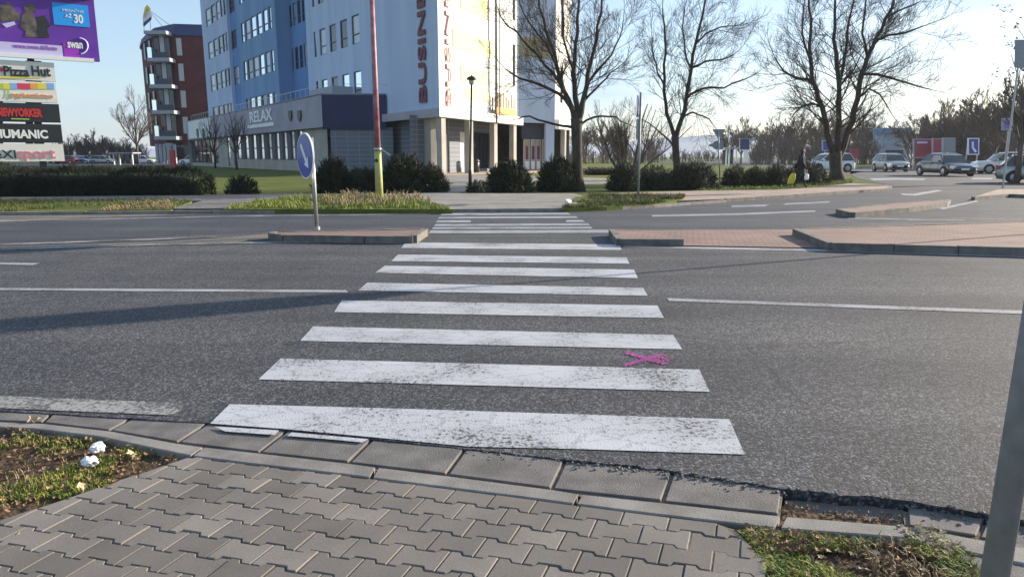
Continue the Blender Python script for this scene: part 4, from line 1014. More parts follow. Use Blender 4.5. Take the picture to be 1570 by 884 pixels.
bush('shrub', 'dark evergreen shrub behind the thin edge-on sign post', 936, 984, 251, 293, seed=12, n=900, spray=.2)
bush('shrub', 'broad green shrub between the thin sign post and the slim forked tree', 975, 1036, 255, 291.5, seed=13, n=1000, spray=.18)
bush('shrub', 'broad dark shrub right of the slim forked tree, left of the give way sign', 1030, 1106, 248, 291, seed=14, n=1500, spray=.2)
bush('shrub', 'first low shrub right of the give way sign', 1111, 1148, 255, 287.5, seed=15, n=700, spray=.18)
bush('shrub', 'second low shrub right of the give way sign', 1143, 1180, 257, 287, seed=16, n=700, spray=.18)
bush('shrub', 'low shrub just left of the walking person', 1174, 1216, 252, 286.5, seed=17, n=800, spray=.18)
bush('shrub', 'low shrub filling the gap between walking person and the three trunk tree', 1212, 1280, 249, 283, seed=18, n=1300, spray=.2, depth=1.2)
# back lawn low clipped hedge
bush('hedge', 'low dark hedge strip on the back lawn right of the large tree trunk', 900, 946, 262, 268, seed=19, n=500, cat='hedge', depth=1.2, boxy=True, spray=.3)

# grass, leaves and litter close to the camera
def scatter(poly, n, rng, zf):
    xs = [p_.x for p_ in poly]; ys = [p_.y for p_ in poly]; k = 0
    while k < n:
        p_ = Vector((rng.uniform(min(xs), max(xs)), rng.uniform(min(ys), max(ys))))
        if inside(p_, poly): k += 1; yield Vector((p_.x, p_.y, zf))
def blades(mb, p_, rng, h, w_, k=4, lean=.6):
    for i in range(k):
        a = rng.uniform(0, 6.283); d = Vector((math.cos(a), math.sin(a), 0)); L = h*rng.uniform(.5, 1.2); s_ = Vector((-d.y, d.x, 0))*w_*.5
        b_ = p_+d*rng.uniform(0, h*.3); m_ = b_+d*L*lean*.35+Vector((0, 0, L*.7)); t_ = b_+d*L*lean+Vector((0, 0, L*rng.uniform(.7, 1)))
        mb.quad(b_-s_, b_+s_, m_+s_*.7, m_-s_*.7); mb.tri(m_-s_*.7, m_+s_*.7, t_)
def leaf(mb, p_, rng, s_):
    M = Matrix.Translation(p_) @ Matrix.Rotation(rng.uniform(0, 6.283), 4, 'Z') @ Matrix.Rotation(rng.uniform(-.7, .7), 4, 'X') @ Matrix.Rotation(rng.uniform(-.7, .7), 4, 'Y')
    pts = [(0, -1), (.55, -.45), (.9, .1), (.35, .25), (0, 1), (-.4, .3), (-.85, .2), (-.5, -.5)]
    n_ = len(mb.v); mb.v.append(M @ Vector((0, 0, -s_*.25)))
    for x, y in pts: mb.v.append(M @ Vector((x*s_, y*s_, rng.uniform(0, .25)*s_)))
    for i in range(8): mb.f.append((n_, n_+1+i, n_+1+(i+1) % 8))
rng = random.Random(11)
GLp = [G(*q).to_2d() for q in [(-420, 646), (-80, 650), (46, 654), (150, 670), (250, 690), (282, 700), (0, 792), (-420, 935)]]
GRp = [G(*q).to_2d() for q in [(1135, 809), (1186, 812), (1290, 822), (1386, 828), (1420, 812), (1462, 822), (1490, 852), (1508, 900), (1500, 1090), (1200, 1090), (1184, 900), (1160, 836)]]
def moss(name, poly, z, n, seed, m, h, label, cat, dens=None, k=4):
    rng = random.Random(seed); mb = MB()
    for p_ in scatter(poly, n, rng, z):
        if dens and mnoise.noise(Vector((p_.x*3.1+seed, p_.y*3.1, 0)))*1.4+.1 < dens*rng.uniform(.5, 1.5)-.3: continue
        blades(mb, p_+Vector((0, 0, 0)), rng, h*rng.uniform(.6, 1.3), h*.14, k)
    return stuff(name, mb, m, label, cat)
moss('grass', GLp, -.032, 9000, 1, 'green_blade', .03, 'short patchy green grass in the near left corner bed', 'grass', .55)
moss('dry_grass', GLp, -.032, 1500, 2, 'dry_blade', .03, 'dead straw coloured grass in the near left corner bed', 'dry grass', .6, 3)
moss('grass', GRp, -.03, 14000, 3, 'green_blade', .033, 'short green grass tuft bed left of the near grey pole', 'grass', .1)
moss('dry_grass', GRp, -.03, 900, 4, 'dry_blade', .05, 'dead straw coloured grass left of the near grey pole', 'dry grass', .4, 3)
def litter(name, poly, n, seed, m, s_, label, z=-.02):
    rng = random.Random(seed); mb = MB()
    for p_ in scatter(poly, n, rng, z): leaf(mb, p_+Vector((0, 0, rng.uniform(0, .025))), rng, s_*rng.uniform(.5, 1.3))
    return stuff(name, mb, m, label, 'fallen leaves')
litter('fallen_leaves', GLp, 1900, 5, 'dead_leaf', .013, 'small brown fallen leaves among the near left grass')
litter('fallen_leaves', GRp, 750, 6, 'dead_leaf', .013, 'small brown fallen leaves among the near right grass')
litter('fallen_leaves', GRp, 330, 7, 'pale_leaf', .012, 'pale fallen leaves among the near right grass')
for seed, poly in ((8, [(1140, 806), (1300, 822), (1250, 850), (1170, 845)]), (9, [(1370, 800), (1440, 806), (1480, 840), (1450, 850), (1400, 830)])):
    litter('fallen_leaves', [G(*q).to_2d() for q in poly], (260 if seed == 8 else 90), seed, 'dead_leaf' if seed == 8 else 'pale_leaf', .012, 'dead leaves heaped %s' % ('against the paving corner' if seed == 8 else 'on the gutter stone by the grey pole'), -.012)
litter('gutter_debris', [G(*q).to_2d() for q in [(1200, 757), (1290, 770), (1385, 778), (1380, 800), (1260, 790), (1200, 783)]], 400, 15, 'dead_leaf', .009, 'dark leaf debris lying in the broken gutter', -.05)
# grit and crumbs of asphalt along the broken road edge
rng = random.Random(77); mb = MB()
for i in range(380):
    f = rng.random(); j = rng.randint(7, 15); a = GL([E_near[j]])[0]; b2 = GL([E_near[min(j+1, len(E_near)-1)]])[0]; q = a.lerp(b2, f); r_ = rng.uniform(.002, .007)
    yy = -abs(rng.gauss(0, .045))+.012
    if j in (12, 13) and yy < .004: continue
    mb.box((q.x, q.y+yy, (.001 if yy > 0 else (-.0085 if j < 12 else -.028))+r_*.4), (r_*2, r_*1.6, r_*1.3), rng.uniform(0, 3), rng.uniform(0, 1))
stuff('grit', mb, 'concrete_dark', 'loose grit and asphalt crumbs along the broken road edge', 'grit')
# single big leaves on the left bed
for i, (x, y, s_, lb) in enumerate([(200, 697, .035, 'large pale curled leaf right of the white paper balls'), (52, 647, .04, 'pale dry leaf lying on the kerb stone at the left edge'), (125, 747, .028, 'long pale leaf at the edge of the paving below the paper balls'), (28, 824, .016, 'small tan leaf lying on the pavers at lower left')]):
    rng = random.Random(40+i); mb = MB(); b_ = G(x, y, .0); z_ = .008 if i in (1, 3) else -.008; b_.z = z_
    leaf(mb, b_+Vector((0, 0, .012)), rng, s_); leaf(mb, b_+Vector((s_*.5, 0, .014)), rng, s_*.6)
    tag(mb.solo('fallen_leaf', MAT['pale_leaf'], b_), lb, 'leaf')
def crumple(x, y, r, seed, label):
    b_ = G(x, y, -.03); b_.z = -.025; bm_ = bmesh.new(); bmesh.ops.create_icosphere(bm_, subdivisions=3, radius=1)
    for v in bm_.verts:
        f = 1+.45*mnoise.noise(v.co*1.9+Vector((seed, 0, 0)))+.22*mnoise.noise(v.co*5+Vector((0, seed, 0))); v.co = Vector((v.co.x*r*1.15*f, v.co.y*r*f, (v.co.z*.8*f+.75)*r))
    mb = MB(); mb.v = [b_+v.co for v in bm_.verts]; mb.f = [tuple(v.index for v in f_.verts) for f_ in bm_.faces]; bm_.free()
    tag(mb.solo('paper_ball', MAT['paper'], b_), label, 'litter')
crumple(149, 694, .033, 3, 'bright white crumpled paper, the upper one lying in the grass'); crumple(139, 716, .034, 8, 'greyer crumpled paper ball, the lower one lying in the grass')
# verges across the road
def far_verge(poly, z, n, seed, m, h, label, cat, w_=None):
    rng = random.Random(seed); mb = MB()
    for p_ in scatter([q.to_2d() for q in poly], n, rng, z):
        if mnoise.noise(Vector((p_.x*.8, p_.y*.8, seed+.5)))+.5*mnoise.noise(Vector((p_.x*3, p_.y*3, seed))) < -.16: continue
        blades(mb, p_, rng, h*rng.uniform(.5, 1.3)*(1.2+mnoise.noise(Vector((p_.x*.9, p_.y*.9, seed)))), h*.16, 4)
    return stuff('verge_grass' if 'dry' not in cat else 'dry_weeds', mb, m, label, cat)
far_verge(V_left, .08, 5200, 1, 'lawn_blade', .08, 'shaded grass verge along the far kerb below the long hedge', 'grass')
far_verge([G(200, 312, .1), G(262, 308, .1), G(268, 319, .1), G(150, 323, .1)], .09, 500, 2, 'dry_blade', .09, 'yellowed dry weeds at the right end of the left verge', 'dry grass')
far_verge(V_mid, .12, 5600, 3, 'green_blade', .09, 'sunlit weedy grass verge around the red and yellow pole', 'grass')
far_verge([G(470, 305, .1), G(500, 299, .1), G(640, 300, .1), G(660, 310, .1), G(600, 316, .1), G(480, 316, .1)], .12, 420, 4, 'dry_blade', .17, 'dry pale weeds sticking out of the verge at the red and yellow pole', 'dry grass')
far_verge(V_right, .11, 4200, 5, 'lawn_blade', .09, 'grass verge at the thin edge-on sign post', 'grass')
far_verge([G(1060, 292, .1), G(1190, 290.5, .1), G(1240, 287, .1), G(1305, 280, .1), G(1312, 275, .0), G(1240, 281, 0), G(1100, 287, 0)], .02, 2500, 6, 'green_blade', .1, 'bright grass strip under the right hand shrubs', 'grass')
crumple_pos = G(878, 315, .11); mb = MB(); rng = random.Random(5)
mb.box(crumple_pos+Vector((0, 0, .05)), (.22, .12, .07), .4); mb.box(crumple_pos+Vector((-.12, .03, .13)), (.2, .1, .05), .9, .5)
tag(mb.solo('scrap', MAT['white'], crumple_pos), 'white scrap of rubbish in the verge beside the crossing', 'litter')

# distant trees
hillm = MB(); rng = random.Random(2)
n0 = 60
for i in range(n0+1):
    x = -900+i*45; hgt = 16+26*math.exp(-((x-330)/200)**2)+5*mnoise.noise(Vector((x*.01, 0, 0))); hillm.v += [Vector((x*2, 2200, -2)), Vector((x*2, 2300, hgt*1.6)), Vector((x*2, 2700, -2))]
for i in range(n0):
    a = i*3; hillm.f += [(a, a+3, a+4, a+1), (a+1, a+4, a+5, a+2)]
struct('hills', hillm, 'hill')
protos = []
def dense_tree(x, yb, Y, hgt, seed, m, label, proto=None, group='trees of the distant belt', sc_=1.0):
    if proto is None:
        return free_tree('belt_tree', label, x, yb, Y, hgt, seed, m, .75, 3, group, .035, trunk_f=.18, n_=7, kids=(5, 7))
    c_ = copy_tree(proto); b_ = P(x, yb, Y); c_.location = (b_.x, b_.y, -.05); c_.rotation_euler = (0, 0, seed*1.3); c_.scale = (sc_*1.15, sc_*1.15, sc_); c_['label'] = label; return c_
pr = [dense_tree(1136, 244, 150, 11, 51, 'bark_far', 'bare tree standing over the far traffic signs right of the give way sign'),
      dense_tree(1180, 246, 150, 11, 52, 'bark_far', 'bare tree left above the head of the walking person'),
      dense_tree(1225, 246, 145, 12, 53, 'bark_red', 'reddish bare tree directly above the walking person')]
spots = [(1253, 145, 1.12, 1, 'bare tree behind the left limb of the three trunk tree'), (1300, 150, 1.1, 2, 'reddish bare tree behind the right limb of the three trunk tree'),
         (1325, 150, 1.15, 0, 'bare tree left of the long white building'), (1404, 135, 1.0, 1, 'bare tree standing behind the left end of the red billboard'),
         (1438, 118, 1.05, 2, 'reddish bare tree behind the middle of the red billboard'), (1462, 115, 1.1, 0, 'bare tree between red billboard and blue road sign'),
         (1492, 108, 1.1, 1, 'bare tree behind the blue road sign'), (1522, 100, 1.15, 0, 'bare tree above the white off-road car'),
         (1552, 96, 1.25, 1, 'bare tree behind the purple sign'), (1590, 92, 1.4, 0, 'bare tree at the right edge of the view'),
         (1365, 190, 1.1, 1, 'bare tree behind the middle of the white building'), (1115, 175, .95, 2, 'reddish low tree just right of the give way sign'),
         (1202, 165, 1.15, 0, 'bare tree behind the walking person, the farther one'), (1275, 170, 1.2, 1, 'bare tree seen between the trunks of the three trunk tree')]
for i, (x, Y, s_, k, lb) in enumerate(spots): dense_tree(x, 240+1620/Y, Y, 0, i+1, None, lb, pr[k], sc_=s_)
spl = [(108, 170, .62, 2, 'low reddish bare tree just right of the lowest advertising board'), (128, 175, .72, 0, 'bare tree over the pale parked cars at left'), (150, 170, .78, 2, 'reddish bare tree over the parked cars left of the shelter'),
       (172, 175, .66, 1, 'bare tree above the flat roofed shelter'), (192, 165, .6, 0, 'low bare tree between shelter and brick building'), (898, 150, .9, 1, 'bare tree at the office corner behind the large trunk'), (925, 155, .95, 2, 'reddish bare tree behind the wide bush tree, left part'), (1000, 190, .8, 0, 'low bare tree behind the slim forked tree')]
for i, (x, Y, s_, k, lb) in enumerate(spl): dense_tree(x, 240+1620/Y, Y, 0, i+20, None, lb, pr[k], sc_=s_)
# undergrowth of the belts: uncountable brush
def brush(x0, x1, Y, hgt, n, seed, m, label):
    rng = random.Random(seed); mb = MB()
    for i in range(n):
        x = rng.uniform(x0, x1); Yr = Y+rng.uniform(-7, 7); b_ = P(x, 240, Yr); b_.z = -.1; hh = hgt*rng.uniform(.5, 1.1)*(1+.3*mnoise.noise(Vector((x*.03, seed, 0))))
        branch(mb, b_, Vector((rng.uniform(-.3, .3), rng.uniform(-.3, .3), 1)), hh, .07, 2, rng, .25, .2, (5, 8), .7, .5, 4, .03, .1)
    return stuff('undergrowth', mb, m, label, 'undergrowth')
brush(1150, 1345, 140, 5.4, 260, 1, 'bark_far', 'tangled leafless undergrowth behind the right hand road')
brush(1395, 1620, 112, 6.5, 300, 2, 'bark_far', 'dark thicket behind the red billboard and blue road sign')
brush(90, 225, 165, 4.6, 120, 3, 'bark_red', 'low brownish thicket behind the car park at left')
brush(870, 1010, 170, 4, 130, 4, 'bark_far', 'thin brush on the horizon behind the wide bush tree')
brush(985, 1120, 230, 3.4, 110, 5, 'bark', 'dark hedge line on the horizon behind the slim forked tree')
# leafy twigs tree at the right edge
lt = free_tree('leafy_tree', 'slender tree with a few remaining leaves at the right edge above the purple sign', 1561, 258, 40, 8.6, 61, 'bark_far', .32, 2, tw=.006)
rng = random.Random(9); mb = MB()
for i in range(420):
    x = 1552+rng.gauss(0, 16); y = rng.uniform(8, 200); cl = mnoise.noise(Vector((x*.06, y*.05, 1)))
    if cl < .08: continue
    p_ = P(x, y, 40+rng.uniform(-1, 1)); leaf(mb, p_, rng, rng.uniform(.05, .11))
mb.build('leaves', MAT['hedge'], lt)

# ============================================================ POLES AND SIGNS
# near grey post at the right edge
NP_ = Vector((1.392, 1.85, 0)); r_p = .036
npo = thing('sign_post', 'galvanised grey steel post close to the camera at the right edge', 'post', NP_)
mb = MB(); top = NP_+Vector((.085, .02, 3.1)); mb.tube([NP_+Vector((-.004, 0, -.05)), NP_.lerp(top, .5), top], r_p, 32); mb.build('pole', MAT['galv'], npo, smooth=True)
mb = MB(); mb.lathe([(.04, 0), (.042, .01), (.042, .03), (.03, .042), (.001, .046)], 24, top); mb.build('cap', MAT['black_paint'], npo, smooth=True)
mb = MB(); mb.lathe([(.055, -.05), (.055, .02), (.046, .03), (.046, .05)], 24, NP_); mb.build('foot', MAT['galv'], npo, smooth=True)
# red over yellow pole on the verge
b_ = G(582, 305, .12); b_.z = .1
pole = thing('street_pole', 'tall slender pole painted red above and yellow at the bottom', 'pole', b_)
tp = P(567.5, -70, b_.y); k_ = b_.y/F
pt = lambda f: b_.lerp(tp, f)
fz = (P(577, 229, b_.y).z-b_.z)/(tp.z-b_.z)
MB().tube([pt(0)-Vector((0, 0, .1)), pt(fz*.5), pt(fz)], [5.9*k_, 5.5*k_, 5.1*k_], 20).build('lower_tube', MAT['yellow_paint'], pole, smooth=True)
MB().tube([pt(fz), pt(fz+.3), pt(1)], [4.6*k_, 4.0*k_, 3.1*k_], 20).build('upper_tube', MAT['red_paint'], pole, smooth=True)
mb = MB(); c_ = pt(fz); mb.tube([c_-Vector((0, 0, .05)), c_+Vector((0, 0, .05))], 5.9*k_, 20); mb.build('collar', MAT['metal'], pole, smooth=True)
mb = MB(); mb.tube([c_+Vector((.05, 0, .05)), c_+Vector((.36, -.05, -.16))], .03, 6); mb.box(c_+Vector((.36, -.05, -.16)), (.1, .03, .06), 0, 0, .5); mb.build('bracket_arm', MAT['metal'], pole)
mb = MB(); h_ = pt(fz*.78); mb.lathe([(.06, 0), (.06, .012)], 12); M = Matrix.Translation(h_+Vector((-.03, -6.2*k_, 0))) @ Matrix.Rotation(R(90), 4, 'X'); mb.xform(M); mb.build('hatch', MAT['black_paint'], pole)
mb = MB(); mb.lathe([(4.4*k_, 0), (4.4*k_, .05), (.02, .12)], 16, tp); mb.build('cap', MAT['metal'], pole)

# keep right sign on the island
b_ = G(486, 352, .13); kr = thing('arrow_sign', 'round blue sign with white arrow pointing down right, on a grey post on the island', 'road sign', b_)
Ys = b_.y; yaw = R(-56)                                    # the face looks left and towards us
zc = P(472, 239, Ys).z; cx = P(472, 239, Ys).x; rad = 34*Ys/F
tpo = Vector((P(476.5, 214, Ys).x, Ys+.03, zc+rad*.8))
MB().tube([b_-Vector((0, 0, .1)), b_.lerp(tpo, .5), tpo], .037, 16).build('pole', MAT['metal'], kr, smooth=True)
Nn = Vector((-math.sin(R(54)), -math.cos(R(54)), 0)); Rt = Vector((-Nn.y, Nn.x, 0)); Rt = Rt if Rt.x > 0 else -Rt
cc = Vector((cx, Ys-.03, zc))+Nn*.05
def disc(r, t0, t1, n=48):
    mb = MB(); st = 0
    for t_ in (t0, t1):
        for k in range(n): a = 2*math.pi*k/n; mb.v.append(cc+Rt*(r*math.cos(a))+Vector((0, 0, r*math.sin(a)))+Nn*t_)
    for k in range(n): j = (k+1) % n; mb.f.append((k, j, n+j, n+k))
    mb.f.append(tuple(range(n))[::-1]); mb.f.append(tuple(range(n, 2*n))); return mb
disc(rad, -.03, .0).build('rim', MAT['white'], kr); disc(rad*.94, .0, .006).build('face', MAT['sign_blue'], kr)
def flat(pts, t0, t1):
    mb = MB(); n_ = len(pts)
    for t_ in (t0, t1): mb.v += [cc+Rt*x+Vector((0, 0, y))+Nn*t_ for x, y in pts]
    tr = tessellate_polygon([[Vector((x, y, 0)) for x, y in pts]])
    mb.f += [(n_+a, n_+b2, n_+c2) for a, b2, c2 in tr]
    for i in range(n_): j = (i+1) % n_; mb.f.append((i, j, n_+j, n_+i))
    return mb
s_ = rad*.94; dx, dy = .62, -.785
def ar(u, v): return ((u*dx - v*dy)*s_, (u*dy + v*dx)*s_)
flat([ar(-.68, .105), ar(-.68, -.105), ar(.28, -.105), ar(.28, -.30), ar(.72, 0), ar(.28, .30), ar(.28, .105)], .007, .011).build('arrow', MAT['white'], kr)
mb = MB(); mb.tube([b_, b_+Vector((0, 0, .06))], .06, 12); mb.build('foot', MAT['metal'], kr)

# mushroom lamp
b_ = G(721, 293, 0); lm = thing('street_lamp', 'black lamp post with a mushroom shaped head left of the crossing path', 'lamp', b_)
zt = P(723, 130, b_.y).z; xt = P(723, 130, b_.y).x; tpl = Vector((xt, b_.y, zt)); k_ = b_.y/F
mb = MB(); mb.tube([b_, b_+Vector((0, 0, .9)), b_+Vector((0, 0, .95)), tpl], [2.6*k_, 2.5*k_, 1.7*k_, 1.5*k_], 12); mb.build('post', MAT['black_metal'], lm, smooth=True)
MB().lathe([(.05, 0), (.1, .03), (.12, .12), (.11, .2)], 16, tpl).build('lamp_glass', MAT['frame_light'], lm, smooth=True)
MB().lathe([(.2, .2), (.22, .22), (.19, .29), (.12, .34), (.03, .36), (.02, .42)], 20, tpl).build('hood', MAT['black_metal'], lm, smooth=True)

# edge-on sign post on the right verge
b_ = G(978, 306, .1); es = thing('road_sign', 'thin post with road signs seen edge-on, standing on the right verge', 'road sign', b_); k_ = b_.y/F
tpe = P(982.5, 142, b_.y); MB().tube([b_, tpe], .04, 10).build('pole', MAT['galv'], es, smooth=True)
mb = MB(); n_ = 28
def edge_plate(y0, y1, round_=False, wd=.6):
    mb = MB(); a = P(981, y0, b_.y); c2 = P(981, y1, b_.y); zc_ = (a.z+c2.z)/2; hh = (a.z-c2.z)/2; yw = Vector((.10, .995, 0)); o_ = Vector((a.x-.07, b_.y, zc_))
    pts = [(hh*math.cos(t_*2*math.pi/28), hh*math.sin(t_*2*math.pi/28)) for t_ in range(28)] if round_ else [(-wd/2, -hh), (wd/2, -hh), (wd/2, hh), (-wd/2, hh)]
    m_ = len(pts); X = Vector((.995, -.10, 0))
    for t_ in (-.02, .02): mb.v += [o_+yw*x+Vector((0, 0, y))+X*t_ for x, y in pts]
    mb.f += [tuple(range(m_))[::-1], tuple(range(m_, 2*m_))]
    for i in range(m_): j = (i+1) % m_; mb.f.append((i, j, m_+j, m_+i))
    return mb
edge_plate(146, 180, True).build('sign_plate', MAT['sign_blue'], es); edge_plate(183, 214).build('sign_plate', MAT['galv'], es)

# give way sign and arrow plate seen from behind
b_ = G(1104, 286, 0); gw = thing('give_way_sign', 'back of a triangular sign above a second grey plate between the right shrubs', 'road sign', b_)
Yg = b_.y; MB().tube([b_, P(1101.5, 200, Yg)], .035, 10).build('pole', MAT['metal'], gw, smooth=True)
def plate(pts, Y, t_, m, parent, nm):
    mb = MB(); n_ = len(pts); A1 = [P(x, y, Y) for x, y in pts]; mb.v = A1+[p_+Vector((0, t_, 0)) for p_ in A1]
    tr = tessellate_polygon([[Vector((x, y, 0)) for x, y in pts]]); mb.f = [tuple(t3) for t3 in tr]+[tuple(n_+i for i in t3)[::-1] for t3 in tr]
    for i in range(n_): j = (i+1) % n_; mb.f.append((i, j, n_+j, n_+i))
    return mb.build(nm, MAT[m], parent)
plate([(1093, 198), (1112, 198), (1111.5, 200), (1104.5, 213), (1102, 213), (1093, 200)], Yg+.06, .03, 'galv', gw, 'triangle_plate')
plate([(1086.5, 222), (1094, 219), (1096, 216), (1108, 215), (1109, 219), (1109, 229), (1096, 229), (1093, 225.5), (1086.5, 224)], Yg+.07, .03, 'galv', gw, 'lower_plate')

# advertising pylon with stacked boards, left edge
PD = Vector((math.sin(R(57)), math.cos(R(57)), 0)); PN = Vector((PD.y, -PD.x, 0)); PP = P(60, 240, 36); PP.z = 0
def pb(x, y): return hit(PP, PD, x, y)
def board(px_r, y0, y1, parent, name, m, width, th=.35, off=0):
    u1, z1 = pb(px_r, y0); _, z0 = pb(px_r, y1); mb = MB(); band(mb, PP, PD, PN, u1-width, u1, z0, z1, off-th/2, th); return mb.build(name, MAT[m], parent)
def bz(px_r, y0, y1): return pb(px_r, y1)[1], pb(px_r, y0)[1]
def btext(word, px0, px1, y0, y1, m, parent, nm='lettering', bold=.02, off=.02):
    ua, za = pb(px0, y0); ub_, _ = pb(px1, y0); _, zb = pb(px0, y1)
    tmp = MB(); text_into(tmp, word, (0, 0, 0), (1, 0, 0), (0, 1, 0), 1, .03, bold)
    x0_ = min(v.x for v in tmp.v); w_ = max(v.x for v in tmp.v)-x0_; y0_ = min(v.y for v in tmp.v) if not any(ch in word for ch in 'pgy') else -.2; h_ = max(v.y for v in tmp.v)-max(y0_, 0)*0
    for i, v in enumerate(tmp.v): tmp.v[i] = PP+PD*(ua+(ub_-ua)*(v.x-x0_)/w_)+PN*(v.z+off)+Vector((0, 0, za+(zb-za)*v.y/h_))
    return tmp.build(nm, MAT[m], parent)
pyl = thing('sign_pylon', 'steel mast carrying the stacked advertising boards behind the long hedge', 'mast', PP)
for x in (-40, 54):
    u, _ = pb(x, 150); mb = MB(); q = PP+PD*u-PN*.5; mb.box((q.x, q.y, 4.0), (.3, .3, 8.0), math.atan2(PD.y, PD.x)); mb.build('mast', MAT['frame_dark'], pyl)
mb = MB()
for yy in (96.5, 126, 158.5, 189, 218.5):
    for x in (-2, 45, 58): u, z = pb(x, yy); q = PP+PD*u-PN*.3; mb.box((q.x, q.y, z), (.32, .3, .22), math.atan2(PD.y, PD.x))
mb.build('bracket', MAT['frame_dark'], pyl)
M_('bill_purple', (.10, .02, .30), (.16, .04, .40), .5, .5); M_('bill_blue', (.01, .30, .80), None, rough=.5); M_('bill_lilac', (.55, .50, .75), None, rough=.5)
M_('bill_magenta', (.30, .03, .45), None, rough=.5); M_('bill_dark', (.03, .03, .03), (.16, .13, .1), 3, .6); M_('board_white', (.72, .70, .66), None, rough=.5)
M_('board_black', (.02, .02, .024), None, rough=.4); M_('text_red', (.55, .03, .03), None, rough=.5); M_('text_pink', (.62, .2, .24), None, rough=.5)
M_('c_yellow', (.7, .6, .08), None); M_('c_red', (.6, .05, .12), None); M_('c_blue', (.2, .42, .75), None); M_('c_orange', (.75, .35, .08), None); M_('c_green', (.35, .55, .1), None)
def adboard(px_r, y0, y1, m, label, width=5.0, th=.35):
    u1, z1 = pb(px_r, y0); _, z0 = pb(px_r, y1); q = PP+PD*(u1-width/2); o_ = thing('sign_board', label, 'sign board', (q.x, q.y, z0)); board(px_r, y0, y1, o_, 'panel', m, width, th); return o_, z0, z1, u1
bb_, z0, z1, u1 = adboard(143, 2-8, 93, 'bill_purple', 'large purple billboard with blue price panel on top of the stacked boards', 8.5, .5)
def brect(px0, px1, y0, y1, m, parent, nm, off=.012):
    ua, za = pb(px0, y1); ub_, _ = pb(px1, y1); _, zb = pb(px0, y0); mb = MB(); band(mb, PP, PD, PN, ua, ub_, za, zb, off, .02); return mb.build(nm, MAT[m], parent)
brect(83, 137.5, 4, 38, 'bill_blue', bb_, 'price_panel'); brect(-60, 96, 59.5, 80.5, 'bill_lilac', bb_, 'web_strip'); brect(99, 122, 66, 87, 'bill_magenta', bb_, 'logo_patch', .010)
mb = MB(); ua, za = pb(142.5, 95.5); band(mb, PP, PD, PN, ua-8.5, ua+.05, za-.02, za+.16, .06, .2); mb.build('ledge', MAT['white'], bb_)
mb = MB(); ua, za = pb(135.5, -2); band(mb, PP, PD, PN, ua-8.5, ua+.1, za-.05, za+.12, 0, .6); mb.build('frame', MAT['frame_dark'], bb_)
btext('AŽ', 100, 110, 27, 20, 'white', bb_, bold=.01); btext('30', 114, 128, 35, 22, 'white', bb_, bold=.03); btext('MESAČNE', 96, 128, 17.5, 12.5, 'white', bb_, bold=0)
btext('www.swan.sk/funtv', 21, 88, 73.5, 66.5, 'bill_magenta', bb_, bold=0); btext('swan', 104, 127, 73, 64.5, 'white', bb_, bold=.03)
# arc of the emblem
mb = MB(); pts = []
for k in range(19):
    a = R(-80+k*170/18); x, y = 122+12.5*math.cos(a), 71-12*math.sin(a); u, z = pb(x, y); pts.append(PP+PD*u+PN*.03+Vector((0, 0, z)))
mb.tube(pts, .035, 5); mb.build('emblem_arc', MAT['bill_lilac'], bb_)
# dark machine-like shapes in the picture
def blob(px, m, nm, off=.02):
    mb = MB(); P3 = []
    for x, y in px: u, z = pb(x, y); P3.append(PP+PD*u+PN*off+Vector((0, 0, z)))
    n_ = len(P3); mb.v = P3; mb.f = [tuple(t3) for t3 in tessellate_polygon([[Vector((x, y, 0)) for x, y in px]])]; return mb.build(nm, MAT[m], bb_)
blob([(35, 8), (54, 7), (55, 18), (50, 20), (55, 32), (60, 50), (58, 57), (38, 57), (40, 48), (31, 42), (34, 24), (39, 19)], 'bill_dark', 'picture_figure')
blob([(-6, 10), (14, 4), (24, 18), (31, 22), (30, 34), (12, 32), (4, 34), (-8, 30)], 'bill_dark', 'picture_figure')
blob([(56, 26), (68, 24), (78, 40), (72, 44), (76, 58), (60, 58), (57, 44)], 'board_black', 'picture_figure', .024)
blob([(3, 37), (22, 33), (24, 38), (10, 43)], 'bill_lilac', 'picture_figure', .026)
bp1, *_ = adboard(82.5, 96.5, 125, 'board_white', 'white board with black script lettering and a red roof mark, highest of the five', 4.6)
btext('Pizza', 6, 45, 115.5, 101, 'board_black', bp1, bold=.03); btext('Hut', 49, 78, 115.5, 101, 'board_black', bp1, bold=.03)
blob2 = None
def bpoly(px, m, parent, nm, off=.02):
    mb = MB(); P3 = []
    for x, y in px: u, z = pb(x, y); P3.append(PP+PD*u+PN*off+Vector((0, 0, z)))
    mb.v = P3; mb.f = [tuple(t3) for t3 in tessellate_polygon([[Vector((x, y, 0)) for x, y in px]])]; return mb.build(nm, MAT[m], parent)
bpoly([(-12, 104), (-3, 100), (6, 107), (3, 110), (-12, 112)], 'text_red', bp1, 'roof_mark'); bpoly([(-10, 118), (10, 117), (66, 118.6), (66, 120), (-10, 120.5)], 'c_yellow', bp1, 'underline')
bp2, *_ = adboard(85, 127, 158, 'board_white', 'pale board with a row of coloured squares and small orange lettering, second of the five', 4.65)
for x0, x1, c_ in ((-10, 5, 'c_green'), (5, 16, 'c_yellow'), (16, 27, 'c_blue'), (27, 47, 'c_red'), (47, 58, 'c_orange'), (58, 72, 'c_yellow'), (72, 84, 'c_blue')): brect(x0, x1-.3, 127.6, 136.5, c_, bp2, 'colour_square')
btext('papiernictvo', 18, 82, 148.5, 141.5, 'c_orange', bp2, bold=.01)
bpoly([(8, 129), (12, 128), (14, 140), (12, 150), (8, 151), (11, 142)], 'c_green', bp2, 'leaf_mark')
bp3, *_ = adboard(90, 160, 188, 'board_black', 'black board with red angular lettering, third of the five', 4.75)
btext('NEWYORKER', -4, 65, 177.5, 165, 'text_red', bp3, bold=.05); brect(17, 45, 181.5, 183, 'c_green', bp3, 'thin_line')
